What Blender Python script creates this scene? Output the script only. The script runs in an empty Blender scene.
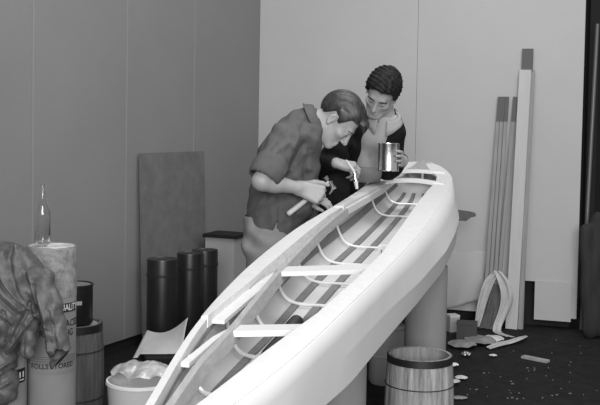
import bpy, math, random
import numpy as np
from mathutils import Vector, Matrix
random.seed(7); rng = np.random.default_rng(11)
SC = bpy.context.scene; COL = SC.collection
PI = math.pi

# ------------------------------------------------------------------ camera
F = 950.0; PITCH = math.radians(2.5); ROLL = math.radians(1.0); HC = 1.4; SHPX = 36.0
def _rx(a): c, s = math.cos(a), math.sin(a); return np.array([[1,0,0],[0,c,-s],[0,s,c]])
def _rz(a): c, s = math.cos(a), math.sin(a); return np.array([[c,-s,0],[s,c,0],[0,0,1.]])
CR = _rx(PI/2-PITCH) @ _rz(ROLL); CC = np.array([0, 0, HC])
def ray(px, py): return CR @ np.array([(px-300)/F, -(py-202.5+SHPX)/F, -1.0])
def P(px, py, D):            # world point seen at pixel (px,py) at depth D
    r = ray(px, py); return CC + r*(D/r[1])
def PZ(px, py, z):           # world point seen at pixel (px,py) at height z
    r = ray(px, py); return CC + r*((z-HC)/r[2])
cam_d = bpy.data.cameras.new('camera'); cam = bpy.data.objects.new('camera', cam_d); COL.objects.link(cam)
cam_d.sensor_width = 36; cam_d.lens = F*36/600; cam_d.shift_y = -SHPX/600; cam_d.clip_start = .05
cam.matrix_world = Matrix.Translation((0, 0, HC)) @ Matrix(CR.tolist()).to_4x4()
SC.camera = cam

# ------------------------------------------------------------------ materials
MATS = {}
def mat(name, g, rough=.7, spec=.3, var=0., vscale=8., stretch=(1,1,1), bump=0., bscale=40., metal=0., g2=None, coat=0.):
    if name in MATS: return MATS[name]
    m = bpy.data.materials.new(name); m.use_nodes = True; nt = m.node_tree; N = nt.nodes; Lk = nt.links
    b = N['Principled BSDF']; b.inputs['Roughness'].default_value = rough
    b.inputs['Specular IOR Level'].default_value = spec; b.inputs['Metallic'].default_value = metal
    b.inputs['Coat Weight'].default_value = coat
    b.inputs['Base Color'].default_value = (g, g, g, 1)
    if var > 0 or bump > 0:
        tc = N.new('ShaderNodeTexCoord'); mp = N.new('ShaderNodeMapping'); mp.inputs['Scale'].default_value = stretch
        Lk.new(tc.outputs['Object'], mp.inputs['Vector'])
    if var > 0:
        n = N.new('ShaderNodeTexNoise'); n.inputs['Scale'].default_value = vscale; n.inputs['Detail'].default_value = 6
        n.inputs['Roughness'].default_value = .65
        Lk.new(mp.outputs['Vector'], n.inputs['Vector'])
        r = N.new('ShaderNodeValToRGB'); lo = g*(1-var) if g2 is None else g2; hi = g*(1+var) if g2 is None else g
        r.color_ramp.elements[0].position = .32; r.color_ramp.elements[1].position = .68
        r.color_ramp.elements[0].color = (lo, lo, lo, 1); r.color_ramp.elements[1].color = (hi, hi, hi, 1)
        Lk.new(n.outputs['Fac'], r.inputs['Fac']); Lk.new(r.outputs['Color'], b.inputs['Base Color'])
    if bump > 0:
        n2 = N.new('ShaderNodeTexNoise'); n2.inputs['Scale'].default_value = bscale; n2.inputs['Detail'].default_value = 4
        Lk.new(mp.outputs['Vector'], n2.inputs['Vector'])
        bp = N.new('ShaderNodeBump'); bp.inputs['Strength'].default_value = bump; bp.inputs['Distance'].default_value = .004
        Lk.new(n2.outputs['Fac'], bp.inputs['Height']); Lk.new(bp.outputs['Normal'], b.inputs['Normal'])
    MATS[name] = m; return m
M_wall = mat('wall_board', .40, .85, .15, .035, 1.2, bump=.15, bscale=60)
M_wallL = mat('wall_left_shade', .20, .85, .15, .05, 1.0, bump=.2, bscale=60)  # same board as the back wall, darkened to carry this wall's shade
M_floor = mat('asphalt_floor', .0085, .85, .25, .5, 14, bump=.8, bscale=90)
M_base = mat('dark_baseboard_and_gap', .012, .8)
M_batten = mat('batten_paint', .23, .8)
M_dark = mat('void_shade', .012, .9)
M_hull = mat('hull_skin', .64, .55, .3, .03, 5)
M_deck = mat('deck_plank_paint', .62, .6, .3, .05, 30, stretch=(1,1,1))
M_strng = mat('stringer_wood', .20, .7, .3, .15, 20)
M_rib = mat('bright_rib', .8, .25, .6, metal=.2)
M_bar = mat('carlin_wood', .36, .75, .2, .14, 30, stretch=(3,.4,3))
M_thw = mat('thwart_paint', .64, .5, .4)
M_skin = mat('skin', .32, .5, .4, .05, 14, bump=.08, bscale=120)
M_hair1 = mat('brown_hair', .024, .40, .5, .75, 70, stretch=(1,1,.25), bump=.35, bscale=140)  # stretched tone noise puts streaky highlights into the hair colour
M_hair2 = mat('black_hair', .010, .6, .25, .5, 70, bump=.4, bscale=110)
M_shirt1 = mat('grey_work_shirt', .095, .85, .15, .1, 18, bump=.35, bscale=60)
M_trs1 = mat('light_trousers', .25, .85, .15, .12, 14, bump=.4, bscale=40)
M_shirt2 = mat('pale_shirt', .36, .85, .15, .05, 14, bump=.3, bscale=50)
M_jack2 = mat('black_cardigan', .012, .9, .1, .3, 20, bump=.3, bscale=80)
M_trs2 = mat('grey_trousers', .14, .85, .15, .1, 14, bump=.3, bscale=50)
M_shoe = mat('black_leather', .02, .4)
M_brow = mat('eyebrow', .06, .8)
M_lip = mat('lip', .25, .5)
M_tin = mat('bright_tin', .75, .22, .5, metal=1.)
M_tind = mat('dull_tin', .5, .35, .5, metal=.9)
M_steel = mat('dark_steel', .16, .5, .4, metal=.7)
M_handle = mat('hammer_wood', .5, .5)
M_blackroll = mat('tar_paper', .010, .38, .5, .3, 6)
M_wrap = mat('roll_wrapper', .22, .75, .2, .08, 7)
M_wrap2 = mat('roll_wrapper_plain', .22, .75, .2, .10, 7, stretch=(1,1,.25))
M_mott = mat('mottled_wrapper', .30, .8, .2, .5, 38, g2=.13)
M_rollend = mat('roll_end', .42, .85, .1, .15, 20)
M_ink = mat('black_ink', .012, .7)
M_inkgrey = mat('faded_ink', .10, .8)
M_white = mat('white_ink', .6, .8)
M_keg = mat('keg_staves', .26, .8, .2, .6, 14, stretch=(3.2,3.2,.22), bump=.7, bscale=50)
M_kegin = mat('keg_inside', .24, .85, .2, .35, 14, stretch=(3,3,.3))
M_kegd = mat('dark_keg_staves', .10, .85, .2, .4, 14, stretch=(3,3,.22), bump=.5, bscale=50)
M_hoop = mat('iron_hoop', .008, .5, .5)
M_board = mat('plywood_dark', .135, .8, .15, .15, 9, stretch=(1,1,1), bump=.3)
M_plank = mat('pale_plank', .47, .7, .2, .10, 9, stretch=(4,4,.3))
M_plankg = mat('grey_plank', .24, .75, .2, .15, 9, stretch=(4,4,.3))
M_paper = mat('paper', .52, .8, .2, .05, 8)
M_paperd = mat('dirty_paper', .22, .85, .2, .3, 12)
M_rag = mat('rag_cloth', .42, .9, .1, .15, 12)
M_ragd = mat('dark_rag', .10, .9, .1, .2, 12)
M_jacket = mat('worn_jacket', .075, .5, .4, .45, 22, bump=.6, bscale=70)
M_box = mat('pale_carton', .36, .8, .2, .06, 6)
M_boxd = mat('dark_carton', .012, .8)
M_tub = mat('white_tub', .75, .5, .3)
M_canvas = mat('dark_canvas', .032, .9, .1, .25, 6, stretch=(3,3,.5), bump=.4)
M_pole = mat('dark_pole', .10, .35, .5)
M_rubber = mat('black_rubber', .015, .45, .4)
M_bits = mat('wood_chip', .28, .8, .2, .2, 20)
def glassmat(name, g, rough, alpha_mix):
    m = bpy.data.materials.new(name); m.use_nodes = True; b = m.node_tree.nodes['Principled BSDF']
    b.inputs['Base Color'].default_value = (g, g, g, 1); b.inputs['Roughness'].default_value = rough
    b.inputs['Transmission Weight'].default_value = alpha_mix; b.inputs['IOR'].default_value = 1.45
    return m
M_glass = glassmat('bottle_glass', .93, .03, 1.0)
M_plast = glassmat('cellophane', .9, .12, .75)

# ------------------------------------------------------------------ object helpers
WL = {}
def link(o, parent, origin):
    COL.objects.link(o)
    if parent is None:
        o.location = origin; WL[o.name] = np.array(origin, float)
    else:
        o.parent = parent; off = np.array(origin, float) - WL[parent.name]; o.location = off; WL[o.name] = np.array(origin, float)
def tag(o, label=None, cat=None, group=None, kind=None):
    if label: o['label'] = label
    if cat: o['category'] = cat
    if group: o['group'] = group
    if kind: o['kind'] = kind
    return o
def thing(name, loc, label, cat, group=None):
    o = bpy.data.objects.new(name, None); o.empty_display_size = .1; link(o, None, loc); return tag(o, label, cat, group)
def mk(name, V, Fc, m, parent=None, origin=None, smooth=True, angle=35):
    V = np.asarray(V, float)
    if origin is None:
        origin = WL[parent.name] if parent is not None else np.array([(V[:,0].min()+V[:,0].max())/2, (V[:,1].min()+V[:,1].max())/2, V[:,2].min()])
    me = bpy.data.meshes.new(name); me.from_pydata((V-np.asarray(origin)).tolist(), [], [tuple(int(i) for i in f) for f in Fc])
    me.validate(); me.update()
    if smooth:
        me.polygons.foreach_set('use_smooth', [True]*len(me.polygons))
        if angle < 180: me.set_sharp_from_angle(angle=math.radians(angle))
    me.materials.append(m)
    o = bpy.data.objects.new(name, me); link(o, parent, origin); return o
class MB:
    def __init__(s): s.V = []; s.F = []
    def add(s, V, Fc):
        k = len(s.V); s.V += [tuple(v) for v in V]; s.F += [tuple(i+k for i in f) for f in Fc]; return s
    def box(s, c, size, ax=None):
        c = np.array(c, float); A = np.eye(3) if ax is None else np.array(ax, float)
        h = np.array(size)/2; V = []
        for sx in (-1,1):
            for sy in (-1,1):
                for sz in (-1,1): V.append(c + A.T @ (h*np.array([sx,sy,sz])))
        return s.add(V, [(0,1,3,2),(4,6,7,5),(0,4,5,1),(2,3,7,6),(0,2,6,4),(1,5,7,3)])
    def lathe(s, c, prof, n=40, jitter=None):
        c = np.array(c, float); V = []; Fc = []
        for i, (r, z) in enumerate(prof):
            for k in range(n):
                a = 2*PI*k/n; rr, zz = (r, z) if jitter is None else jitter(i, a, r, z)
                V.append(c + np.array([rr*math.cos(a), rr*math.sin(a), zz]))
        for i in range(len(prof)-1):
            for k in range(n):
                Fc.append((i*n+k, i*n+(k+1)%n, (i+1)*n+(k+1)%n, (i+1)*n+k))
        s.add(V, Fc)
        return s
    def cap(s, ring, flip=False):
        s.F.append(tuple(ring[::-1] if flip else ring)); return s
    def tube(s, pts, r, n=10, caps=True):
        pts = [np.array(p, float) for p in pts]; m = len(pts); rs = r if hasattr(r, '__len__') else [r]*m
        t0 = pts[1]-pts[0]; up = np.array([0,0,1.]) if abs(t0[2]) < .9*np.linalg.norm(t0) else np.array([1.,0,0])
        V = []; Fc = []
        for i in range(m):
            t = pts[min(i+1,m-1)]-pts[max(i-1,0)]; t = t/np.linalg.norm(t)
            u = up - t*np.dot(up,t); u /= np.linalg.norm(u); w = np.cross(t,u); up = u
            for k in range(n):
                a = 2*PI*k/n; V.append(pts[i]+rs[i]*(u*math.cos(a)+w*math.sin(a)))
        for i in range(m-1):
            for k in range(n): Fc.append((i*n+k, i*n+(k+1)%n, (i+1)*n+(k+1)%n, (i+1)*n+k))
        if caps: Fc.append(tuple(range(n))[::-1]); Fc.append(tuple((m-1)*n+k for k in range(n)))
        return s.add(V, Fc)
    def sweep(s, rings):       # closed rings of equal length, capped
        n = len(rings[0]); V = [p for r in rings for p in r]; Fc = []
        for i in range(len(rings)-1):
            for k in range(n): Fc.append((i*n+k, i*n+(k+1)%n, (i+1)*n+(k+1)%n, (i+1)*n+k))
        Fc.append(tuple(range(n))[::-1]); Fc.append(tuple((len(rings)-1)*n+k for k in range(n)))
        return s.add(V, Fc)
    def grid(s, rows, th=0.0, nrm=None):   # rows of points -> sheet with thickness th along vertex normals
        R = np.array(rows, float); a, b, _ = R.shape
        if nrm is None:
            du = np.gradient(R, axis=0); dv = np.gradient(R, axis=1); nn = np.cross(du, dv)
            nn /= (np.linalg.norm(nn, axis=2, keepdims=True)+1e-9)
        else: nn = np.broadcast_to(np.array(nrm, float), R.shape)
        top = R + nn*th/2; bot = R - nn*th/2
        V = np.concatenate([top.reshape(-1,3), bot.reshape(-1,3)]); o = a*b; Fc = []
        for i in range(a-1):
            for j in range(b-1):
                q = (i*b+j, i*b+j+1, (i+1)*b+j+1, (i+1)*b+j)
                Fc.append(q[::-1]); Fc.append(tuple(x+o for x in q))
        edge = [(0,j) for j in range(b)] + [(i,b-1) for i in range(1,a)] + [(a-1,j) for j in range(b-2,-1,-1)] + [(i,0) for i in range(a-2,0,-1)]
        ids = [i*b+j for i, j in edge]
        for k in range(len(ids)):
            p, q = ids[k], ids[(k+1)%len(ids)]; Fc.append((p, q, q+o, p+o))
        return s.add(V, Fc)
    def build(s, name, m, parent=None, origin=None, smooth=True, angle=35): return mk(name, s.V, s.F, m, parent, origin, smooth, angle)

# ------------------------------------------------------------------ implicit surfaces for bodies and cloth
def nz(v): v = np.array(v, float); return v/np.linalg.norm(v)
class SDF:
    def __init__(s, lo, hi, h):
        s.lo = np.array(lo, float); s.h = h; s.n = np.ceil((np.array(hi)-s.lo)/h).astype(int)+1
        s.f = np.full(s.n, .06, np.float32); s.ax = [s.lo[i]+h*np.arange(s.n[i]) for i in range(3)]
    def _sl(s, lo, hi):
        a = np.clip(np.floor((np.array(lo)-s.lo)/s.h).astype(int), 0, s.n); b = np.clip(np.ceil((np.array(hi)-s.lo)/s.h).astype(int)+1, 0, s.n)
        return tuple(slice(a[i], b[i]) for i in range(3))
    def _pts(s, sl): return np.meshgrid(*[s.ax[i][sl[i]] for i in range(3)], indexing='ij')
    def op(s, fn, lo, hi, k, mode='add'):
        m = .03+k; sl = s._sl(np.array(lo)-m, np.array(hi)+m)
        X, Y, Z = s._pts(sl)
        if X.size == 0: return s
        d = fn(X, Y, Z); f = s.f[sl]
        if mode == 'add':
            hh = np.maximum(k-np.abs(f-d), 0)/k; s.f[sl] = np.minimum(f, d)-hh*hh*k*.25
        elif mode == 'sub':
            d = -d; hh = np.maximum(k-np.abs(f-d), 0)/k; s.f[sl] = np.maximum(f, d)+hh*hh*k*.25
        return s
    def cone(s, a, b, ra, rb, k=.02, st=None, mode='add'):
        a = np.array(a, float); b = np.array(b, float); R = max(ra, rb)*(st[1] if st else 1)
        lo = np.minimum(a, b)-R; hi = np.maximum(a, b)+R
        ba = b-a; L2 = max(ba@ba, 1e-9); u = nz(st[0]) if st else None; fac = st[1] if st else 1
        def fn(X, Y, Z):
            x, y, z = X-a[0], Y-a[1], Z-a[2]; t = np.clip((x*ba[0]+y*ba[1]+z*ba[2])/L2, 0, 1)
            x = x-t*ba[0]; y = y-t*ba[1]; z = z-t*ba[2]
            if st:
                q = (x*u[0]+y*u[1]+z*u[2])*(1/fac-1); x = x+q*u[0]; y = y+q*u[1]; z = z+q*u[2]
            return (np.sqrt(x*x+y*y+z*z)-(ra+(rb-ra)*t))*(1 if fac >= 1 else fac)
        return s.op(fn, lo, hi, k, mode)
    def ell(s, c, r, M=None, k=.02, mode='add'):
        c = np.array(c, float); r = np.array(r, float); M = np.eye(3) if M is None else M; R = r.max()
        def fn(X, Y, Z):
            x, y, z = X-c[0], Y-c[1], Z-c[2]
            q = [(x*M[0,i]+y*M[1,i]+z*M[2,i]) for i in range(3)]
            k0 = np.sqrt(sum((q[i]/r[i])**2 for i in range(3))); k1 = np.sqrt(sum((q[i]/r[i]**2)**2 for i in range(3)))+1e-9
            return k0*(k0-1)/k1
        return s.op(fn, c-R, c+R, k, mode)
    def cut(s, pt, nrm):     # remove the side the normal points to
        X, Y, Z = s._pts(tuple(slice(None) for _ in range(3))); n = nz(nrm); pt = np.array(pt, float)
        s.f = np.maximum(s.f, ((X-pt[0])*n[0]+(Y-pt[1])*n[1]+(Z-pt[2])*n[2]).astype(np.float32)); return s
    def warp(s, fn):         # add a displacement field near the surface
        X, Y, Z = s._pts(tuple(slice(None) for _ in range(3))); s.f = s.f + fn(X, Y, Z).astype(np.float32); return s
    def mesh(s):
        f = s.f; ins = f < 0; n = s.n
        c = np.zeros((n[0]-1, n[1]-1, n[2]-1), np.int8)
        for dx in (0,1):
            for dy in (0,1):
                for dz in (0,1): c += ins[dx:n[0]-1+dx, dy:n[1]-1+dy, dz:n[2]-1+dz]
        act = np.argwhere((c > 0) & (c < 8)); idx = -np.ones(c.shape, np.int64); idx[tuple(act.T)] = np.arange(len(act))
        cor = {}
        for dx in (0,1):
            for dy in (0,1):
                for dz in (0,1): cor[dx,dy,dz] = f[act[:,0]+dx, act[:,1]+dy, act[:,2]+dz]
        acc = np.zeros((len(act),3)); cnt = np.zeros(len(act))
        for a in cor:
            for ax in range(3):
                if a[ax] == 0:
                    b = list(a); b[ax] = 1; b = tuple(b); fa, fb = cor[a], cor[b]; m = (fa < 0) != (fb < 0)
                    t = np.where(m, fa/np.where(m, fa-fb, 1), 0); p = np.array(a, float)[None].repeat(len(act), 0); p[:,ax] += t
                    acc += p*m[:,None]; cnt += m
        V = s.lo+s.h*(act+acc/np.maximum(cnt,1)[:,None]); Fc = []
        for ax in range(3):
            o1, o2 = (ax+1)%3, (ax+2)%3
            sa = [slice(0,n[i]) for i in range(3)]; sb = list(sa); sa[ax] = slice(0,n[ax]-1); sb[ax] = slice(1,n[ax])
            A = ins[tuple(sa)]; B = ins[tuple(sb)]; e = np.argwhere(A != B)
            e = e[(e[:,o1] > 0) & (e[:,o2] > 0) & (e[:,o1] < n[o1]-1) & (e[:,o2] < n[o2]-1)]
            fl = A[tuple(e.T)]; q = []
            for d1, d2 in ((1,1),(0,1),(0,0),(1,0)):
                g = e.copy(); g[:,o1] -= d1; g[:,o2] -= d2; q.append(idx[tuple(g.T)])
            q = np.stack(q, 1); q[~fl] = q[~fl][:, ::-1]; Fc.append(q)
        return V, np.concatenate(Fc)
    def build(s, name, m, parent=None, origin=None, relax=1):
        V, Fc = s.mesh()
        for _ in range(relax):
            acc = np.zeros_like(V); cn = np.zeros(len(V))
            for a, b in ((0,1),(1,2),(2,3),(3,0)):
                np.add.at(acc, Fc[:,a], V[Fc[:,b]]); np.add.at(acc, Fc[:,b], V[Fc[:,a]]); np.add.at(cn, Fc[:,a], 1); np.add.at(cn, Fc[:,b], 1)
            V = .5*V+.5*acc/np.maximum(cn,1)[:,None]
        return mk(name, V, Fc.tolist(), m, parent, origin, True, 180)

# ------------------------------------------------------------------ room
wl0 = np.array([-1.083, 5.72]); wld = nz([.429, .903]); corner = np.array([-.324, 7.32]); wbd = nz([.951, -.309])
nL = np.array([wld[1], -wld[0]]); nB = np.array([wbd[1], -wbd[0]])        # room-side normals
nB = nB if nB[1] < 0 else -nB
def onL(px, off=0.):         # plan point on the left wall seen at column px
    k = (px-300)/F; p = corner+nL*off; t = (k*p[1]-p[0])/(wld[0]-k*wld[1]); return p+wld*t
def onB(px, off=0.):
    k = (px-300)/F; p = corner+nB*off; t = (k*p[1]-p[0])/(wbd[0]-k*wbd[1]); return p+wbd*t
def p3(a, z): return np.array([a[0], a[1], z])
def AX(d2): d = nz([d2[0], d2[1], 0]); return np.array([d, [-d[1], d[0], 0], [0,0,1]])
def wallbox(mb, a, b, z0, z1, n, t):    # slab whose room face runs a->b
    c = (np.array(a)+np.array(b))/2 - n*t/2; d = np.array(b)-np.array(a)
    return mb.box(p3(c, (z0+z1)/2), (np.linalg.norm(d), t, z1-z0), AX(d))
fl = MB().box((0, 4.5, -.05), (11, 13, .1)).build('floor', M_floor, smooth=False); tag(fl, kind='structure')
H = 3.4
a0 = corner-wld*7.5
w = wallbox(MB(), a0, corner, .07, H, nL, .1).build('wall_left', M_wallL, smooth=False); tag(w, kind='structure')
w = wallbox(MB(), a0-nL*.012, corner-nL*.012, 0, .072, nL, .08).build('baseboard_left', M_base, smooth=False); tag(w, kind='structure')
rend = onB(581)
mb = MB(); zc = .40
hx0, hx1 = onB(526), onB(541)
wallbox(mb, corner-wbd*.1, onB(415)-wbd*.0012, .08, H, nB, .05)
wallbox(mb, onB(415)+wbd*.0012, hx0, .08, H, nB, .05)
wallbox(mb, hx0, hx1, P(533,281,onB(533)[1])[2], H, nB, .05)
wallbox(mb, hx1, rend, .08, H, nB, .05)
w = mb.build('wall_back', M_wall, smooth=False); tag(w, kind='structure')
w = wallbox(MB(), corner-nB*.09-wbd*.1, rend-nB*.09-wbd*.05, 0, .6, nB, .04).build('wall_gap_shade', M_base, smooth=False); tag(w, kind='structure')  # dark sheet behind the wall, coloured as the shade in its gaps
# dark room beyond the wall's right end, shade put into near-black colour
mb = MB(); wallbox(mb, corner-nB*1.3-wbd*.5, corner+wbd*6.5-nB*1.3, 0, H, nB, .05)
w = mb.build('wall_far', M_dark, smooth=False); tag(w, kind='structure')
# seam battens on the left wall
for i, (px, wd, pr) in enumerate(((32,.014,.004),(125.5,.012,.004),(193,.010,.002))):
    a = onL(px); b = wallbox(MB(), a-wld*wd/2+nL*pr, a+wld*wd/2+nL*pr, .07, H, nL, pr).build('trim_%d' % (i+1), M_batten, smooth=False); tag(b, kind='structure')

# ------------------------------------------------------------------ the boat
B0 = np.array([-.24, 1.5]); BD = nz([.21806, .97593]); BN = np.array([BD[1], -BD[0]])
S0, S1 = -.25, 4.72
zs = ([-.25,.2,.4,.8,1.2,1.6,2.,2.4,2.8,3.2,3.6,4.,4.2,4.4,4.58,4.72], [.86,.885,.9,.936,.961,.978,.994,1.005,1.016,1.030,1.047,1.070,1.085,1.106,1.145,1.19])
bs = ([-.25,0,.2,.4,.6,.8,1.,1.2,1.4,1.6,1.8,2.,2.2,2.6,3.8,4.,4.2,4.36,4.5,4.6,4.68,4.72], [.004,.035,.07,.104,.134,.154,.17,.185,.197,.207,.215,.222,.227,.228,.225,.221,.216,.205,.172,.125,.06,.008])
_ss = np.linspace(S0, S1, 300)
def _sm(tab, it=60):
    y = np.interp(_ss, *tab); 
    for _ in range(it): y[1:-1] = .25*y[:-2]+.5*y[1:-1]+.25*y[2:]
    return y
_z = _sm(zs, 120); _b = _sm(bs, 25)
def bz(s): return float(np.interp(s, _ss, _z))
def bb(s): return float(np.interp(s, _ss, _b))
def bdep(s): return dt_(s)+.035
def A(s, lat, z): q = B0+BD*s+BN*lat; return np.array([q[0], q[1], z])
_cb = _sm(([-.25,0,.4,1.,1.5,2.0,2.8,3.4,3.9,4.2,4.4,4.55,4.65,4.72],[.004,.035,.106,.170,.206,.243,.283,.286,.278,.255,.218,.155,.085,.008]), 30)
_dc = _sm(([-.25,.4,1.,1.5,2.,2.8,3.6,4.72],[.06,.105,.12,.13,.15,.16,.17,.17]), 60)
_dt = _sm(([-.25,.5,1.,1.5,2.2,3.,3.6,4.2,4.5,4.72],[.10,.165,.215,.222,.235,.255,.280,.315,.32,.28]), 60)
def cb_(s): return float(np.interp(s, _ss, _cb))
def dc_(s): return float(np.interp(s, _ss, _dc))
def dt_(s): return float(np.interp(s, _ss, _dt))
def section(s, inset=0.):    # right half from sheer to keel: (lat, z)
    b, z = bb(s), bz(s); i = inset; bc = cb_(s); dc = dc_(s); dt = dt_(s)
    return [(b-i, z), ((b+bc)/2-i, z-dc*.5), (bc-i, z-dc), (bc*.95-i, z-dt+i*.5), (bc*.5, z-dt-.022+i), (0, z-dt-.035+i)]
def inner_at(s, f, up=0.):      # inner skin: shallow round-bilged trough; f = -1..1 across
    b = bb(s)-.006; d = min(.166, .95*b); fz = max(0., 1-abs(f)**7.)**.9
    return f*b*(1-.0*up), bz(s)-.012-(d-.012)*fz+up
boat = thing('racing_kayak', A(2.2, 0, .72), 'white unfinished kayak hull with open ribbed cockpit held off the floor on rolls', 'boat')
st = np.linspace(S0, S1, 110)
rows = []
for s in st:
    sec = section(s); rows.append([A(s, l, z) for l, z in sec] + [A(s, -l, z) for l, z in sec[-2::-1]])
mb = MB(); R = np.array(rows); a_, b_, _ = R.shape
mb.add(R.reshape(-1,3), [(i*b_+j, i*b_+j+1, (i+1)*b_+j+1, (i+1)*b_+j)[::-1] for i in range(a_-1) for j in range(b_-1)])
hull = mb.build('hull', M_hull, boat, angle=4)
so = hull.modifiers.new('skin', 'SOLIDIFY'); so.thickness = .006; so.offset = -1
def deck_strip(name, smin, smax, side, inner, outer, m, th=.012, up=.004, cam=.006, n=70, lab=None, parent=boat):
    rings = []
    for s in np.linspace(smin, smax, n):
        o, i = outer(s), inner(s); z = bz(s)+up; pts = []
        for t in np.linspace(0, 1, 5): pts.append(A(s, side*(o+(i-o)*t), z+cam*math.sin(t*PI/2)))
        for t in np.linspace(1, 0, 5): pts.append(A(s, side*(o+(i-o)*t), z+cam*math.sin(t*PI/2)-th))
        rings.append(pts if side > 0 else pts[::-1])
    o = MB().sweep(rings).build(name, m, parent, angle=40)
    if lab: tag(o, lab)
    return o
r_in = ([-.25,.1,.2,.51,.83,1.2,1.65,2.28,2.8,3.26,3.7,4.1,4.3,4.5,4.72],[0,.008,.022,.062,.113,.142,.157,.146,.132,.124,.124,.135,.125,.06,0])
def ri(s): return min(float(np.interp(s, *r_in)), bb(s)-.004)
deck_strip('side_deck', -.2, 4.62, 1, ri, lambda s: bb(s)+.003, M_deck, up=.003, cam=.008, n=110)
l_in = ([.6,.74,1.05,1.36,2.24,2.52,2.86,3.3,3.8,4.1,4.3,4.5,4.72],[.135,.131,.128,.139,.172,.185,.182,.165,.14,.135,.125,.06,0])
def li(s): return min(float(np.interp(s, *l_in)), bb(s)-.006)
deck_strip('side_deck', .72, 4.62, -1, li, lambda s: bb(s)+.003, M_deck, th=.030, up=.014, cam=.004, n=100)
deck_strip('gunwale_rail', -.2, .72, -1, lambda s: bb(s)-.012, lambda s: bb(s)+.004, M_deck, th=.025, up=.01, cam=.0, n=40)
# loose inner deck planks on the left
def lerp_tab(x, y): return lambda s: float(np.interp(s, x, y))
deck_strip('inner_deck_plank', .75, 1.42, -1, lerp_tab([.75,1.09,1.42],[.100,.094,.128]), lerp_tab([.75,1.05,1.42],[.131,.129,.139]), M_deck, up=.0, cam=0, th=.010)
deck_strip('inner_deck_plank', .44, .72, -1, lerp_tab([.44,.62,.72],[.080,.072,.052]), lerp_tab([.44,.62,.72],[.099,.088,.064]), M_deck, up=.0, cam=0, th=.010)
# inner carlin of grey wood standing on edge
cl = lerp_tab([-.1,.17,.41,.70,1.36,2.0,2.5,2.84],[.012,.034,.060,.066,.110,.145,.170,.178])
rings = []
for s in np.linspace(-.1, 2.84, 50):
    c = -cl(s); z = bz(s)+.008; w_, h_ = .015, .034
    rings.append([A(s, c, z), A(s, c+w_, z), A(s, c+w_+.006, z-h_), A(s, c+.002, z-h_)][::-1])
tag(MB().sweep(rings).build('carlin', M_bar, boat, smooth=False), 'grey bare wood carlin along the cockpit')
rings = []
for s in np.linspace(2.84, 4.3, 30):
    c = -li(s); z = bz(s)+.004
    rings.append([A(s, c, z), A(s, c+.012, z), A(s, c+.014, z-.03), A(s, c, z-.03)][::-1])
MB().sweep(rings).build('carlin', M_thw, boat, smooth=False)
# cross beams
def beam(name, s, l0, l1, wid, th, dz=0., camb=0., skew=0., w1=None):
    rings = []; w1 = wid if w1 is None else w1
    for t in np.linspace(0, 1, 14):
        la = l0+(l1-l0)*t; z = bz(s)+dz+camb*math.sin(t*PI); ss = s+skew*(t-.5); ww = wid+(w1-wid)*t
        rings.append([A(ss-ww/2, la, z), A(ss+ww/2, la, z), A(ss+ww/2, la, z-th), A(ss-ww/2, la, z-th)])
    return MB().sweep(rings).build(name, M_thw, boat, smooth=False)
rings = []
for s in np.linspace(1.06, 2.84, 40):
    o_ = li(s); k_ = min(1, (s-1.05)/.38); i_ = o_-k_*(o_-cl(s)); z = bz(s)-.012*(1-k_)
    rings.append([A(s,-o_-.003,z+.016), A(s,-o_+.004,z+.016), A(s,-i_,z+.004), A(s,-i_,z-.02), A(s,-o_,z-.012)][::-1])
tag(MB().sweep(rings).build('deck_facing', M_bar, boat, smooth=False), 'grey facing that draws the shaded inner side of the left deck')  # grey colour puts shade on the deck plank's inner face
beam('thwart', .72, -.056, .125, .07, .014, dz=.0, skew=.07)
beam('thwart', 1.40, -.094, .185, .11, .014, dz=.002, w1=.12, skew=.16)
beam('thwart', 4.02, -.19, .19, .075, .022, dz=.012, camb=.022)
beam('end_beam', 4.42, -.165, .165, .045, .022, dz=.014, camb=.012)
beam('joint_strap', 2.80, -.215, -.172, .02, .02, dz=.022)
# small stem cap at the bow
rings = []
for s in np.linspace(4.50, 4.715, 8):
    b_ = max(bb(s)*.75, .008); z = bz(s)+.004
    rings.append([A(s,-b_,z), A(s,0,z+.012), A(s,b_,z), A(s,b_,z-.02), A(s,-b_,z-.02)])
tag(MB().sweep(rings).build('stem_cap', mat('bare_stem_wood', .33, .7), boat, smooth=False), 'bare wooden cap at the bow')
# stringers and bright ribs
rows = [[A(s, *inner_at(s, math.copysign(abs(f)**.5, f))) for f in np.linspace(-1, 1, 61)] for s in np.linspace(-.1, 4.62, 80)]
MB().grid(rows, .003).build('inner_skin', M_hull, boat, angle=180)
for f in (-.992,-.90,-.56,-.19,.19,.56,.90,.992):
    rings = []
    for s in np.linspace(.0, 4.5, 60):
        sc = min(1, bb(s)/.16)
        def pt(g, up): 
            l, z = inner_at(s, g); l2, z2 = inner_at(s, g*.985); l1, z1 = inner_at(s, min(1, g*1.015) if g > 0 else max(-1, g*1.015)); t_ = np.array([l1-l2, z1-z2]); t_ /= np.linalg.norm(t_)+1e-9
            n_ = np.array([-t_[1], t_[0]]); n_ = n_ if n_[1] > 0 or abs(n_[1]) < 1e-6 else -n_
            if abs(g) > .96: n_ = np.array([-math.copysign(1, g), .2])
            return A(s, l+n_[0]*up, z+n_[1]*up)
        w_ = {.992:.006,.90:.03,.56:.062,.19:.066}[abs(f)]
        f0, f1 = (max(-1., f-w_), min(1., f+w_)); rings.append([pt(f0, .0), pt(f1, .0), pt(f1, .009), pt(f0, .009)])
    MB().sweep(rings).build('stringer', M_strng, boat, smooth=False)
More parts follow.
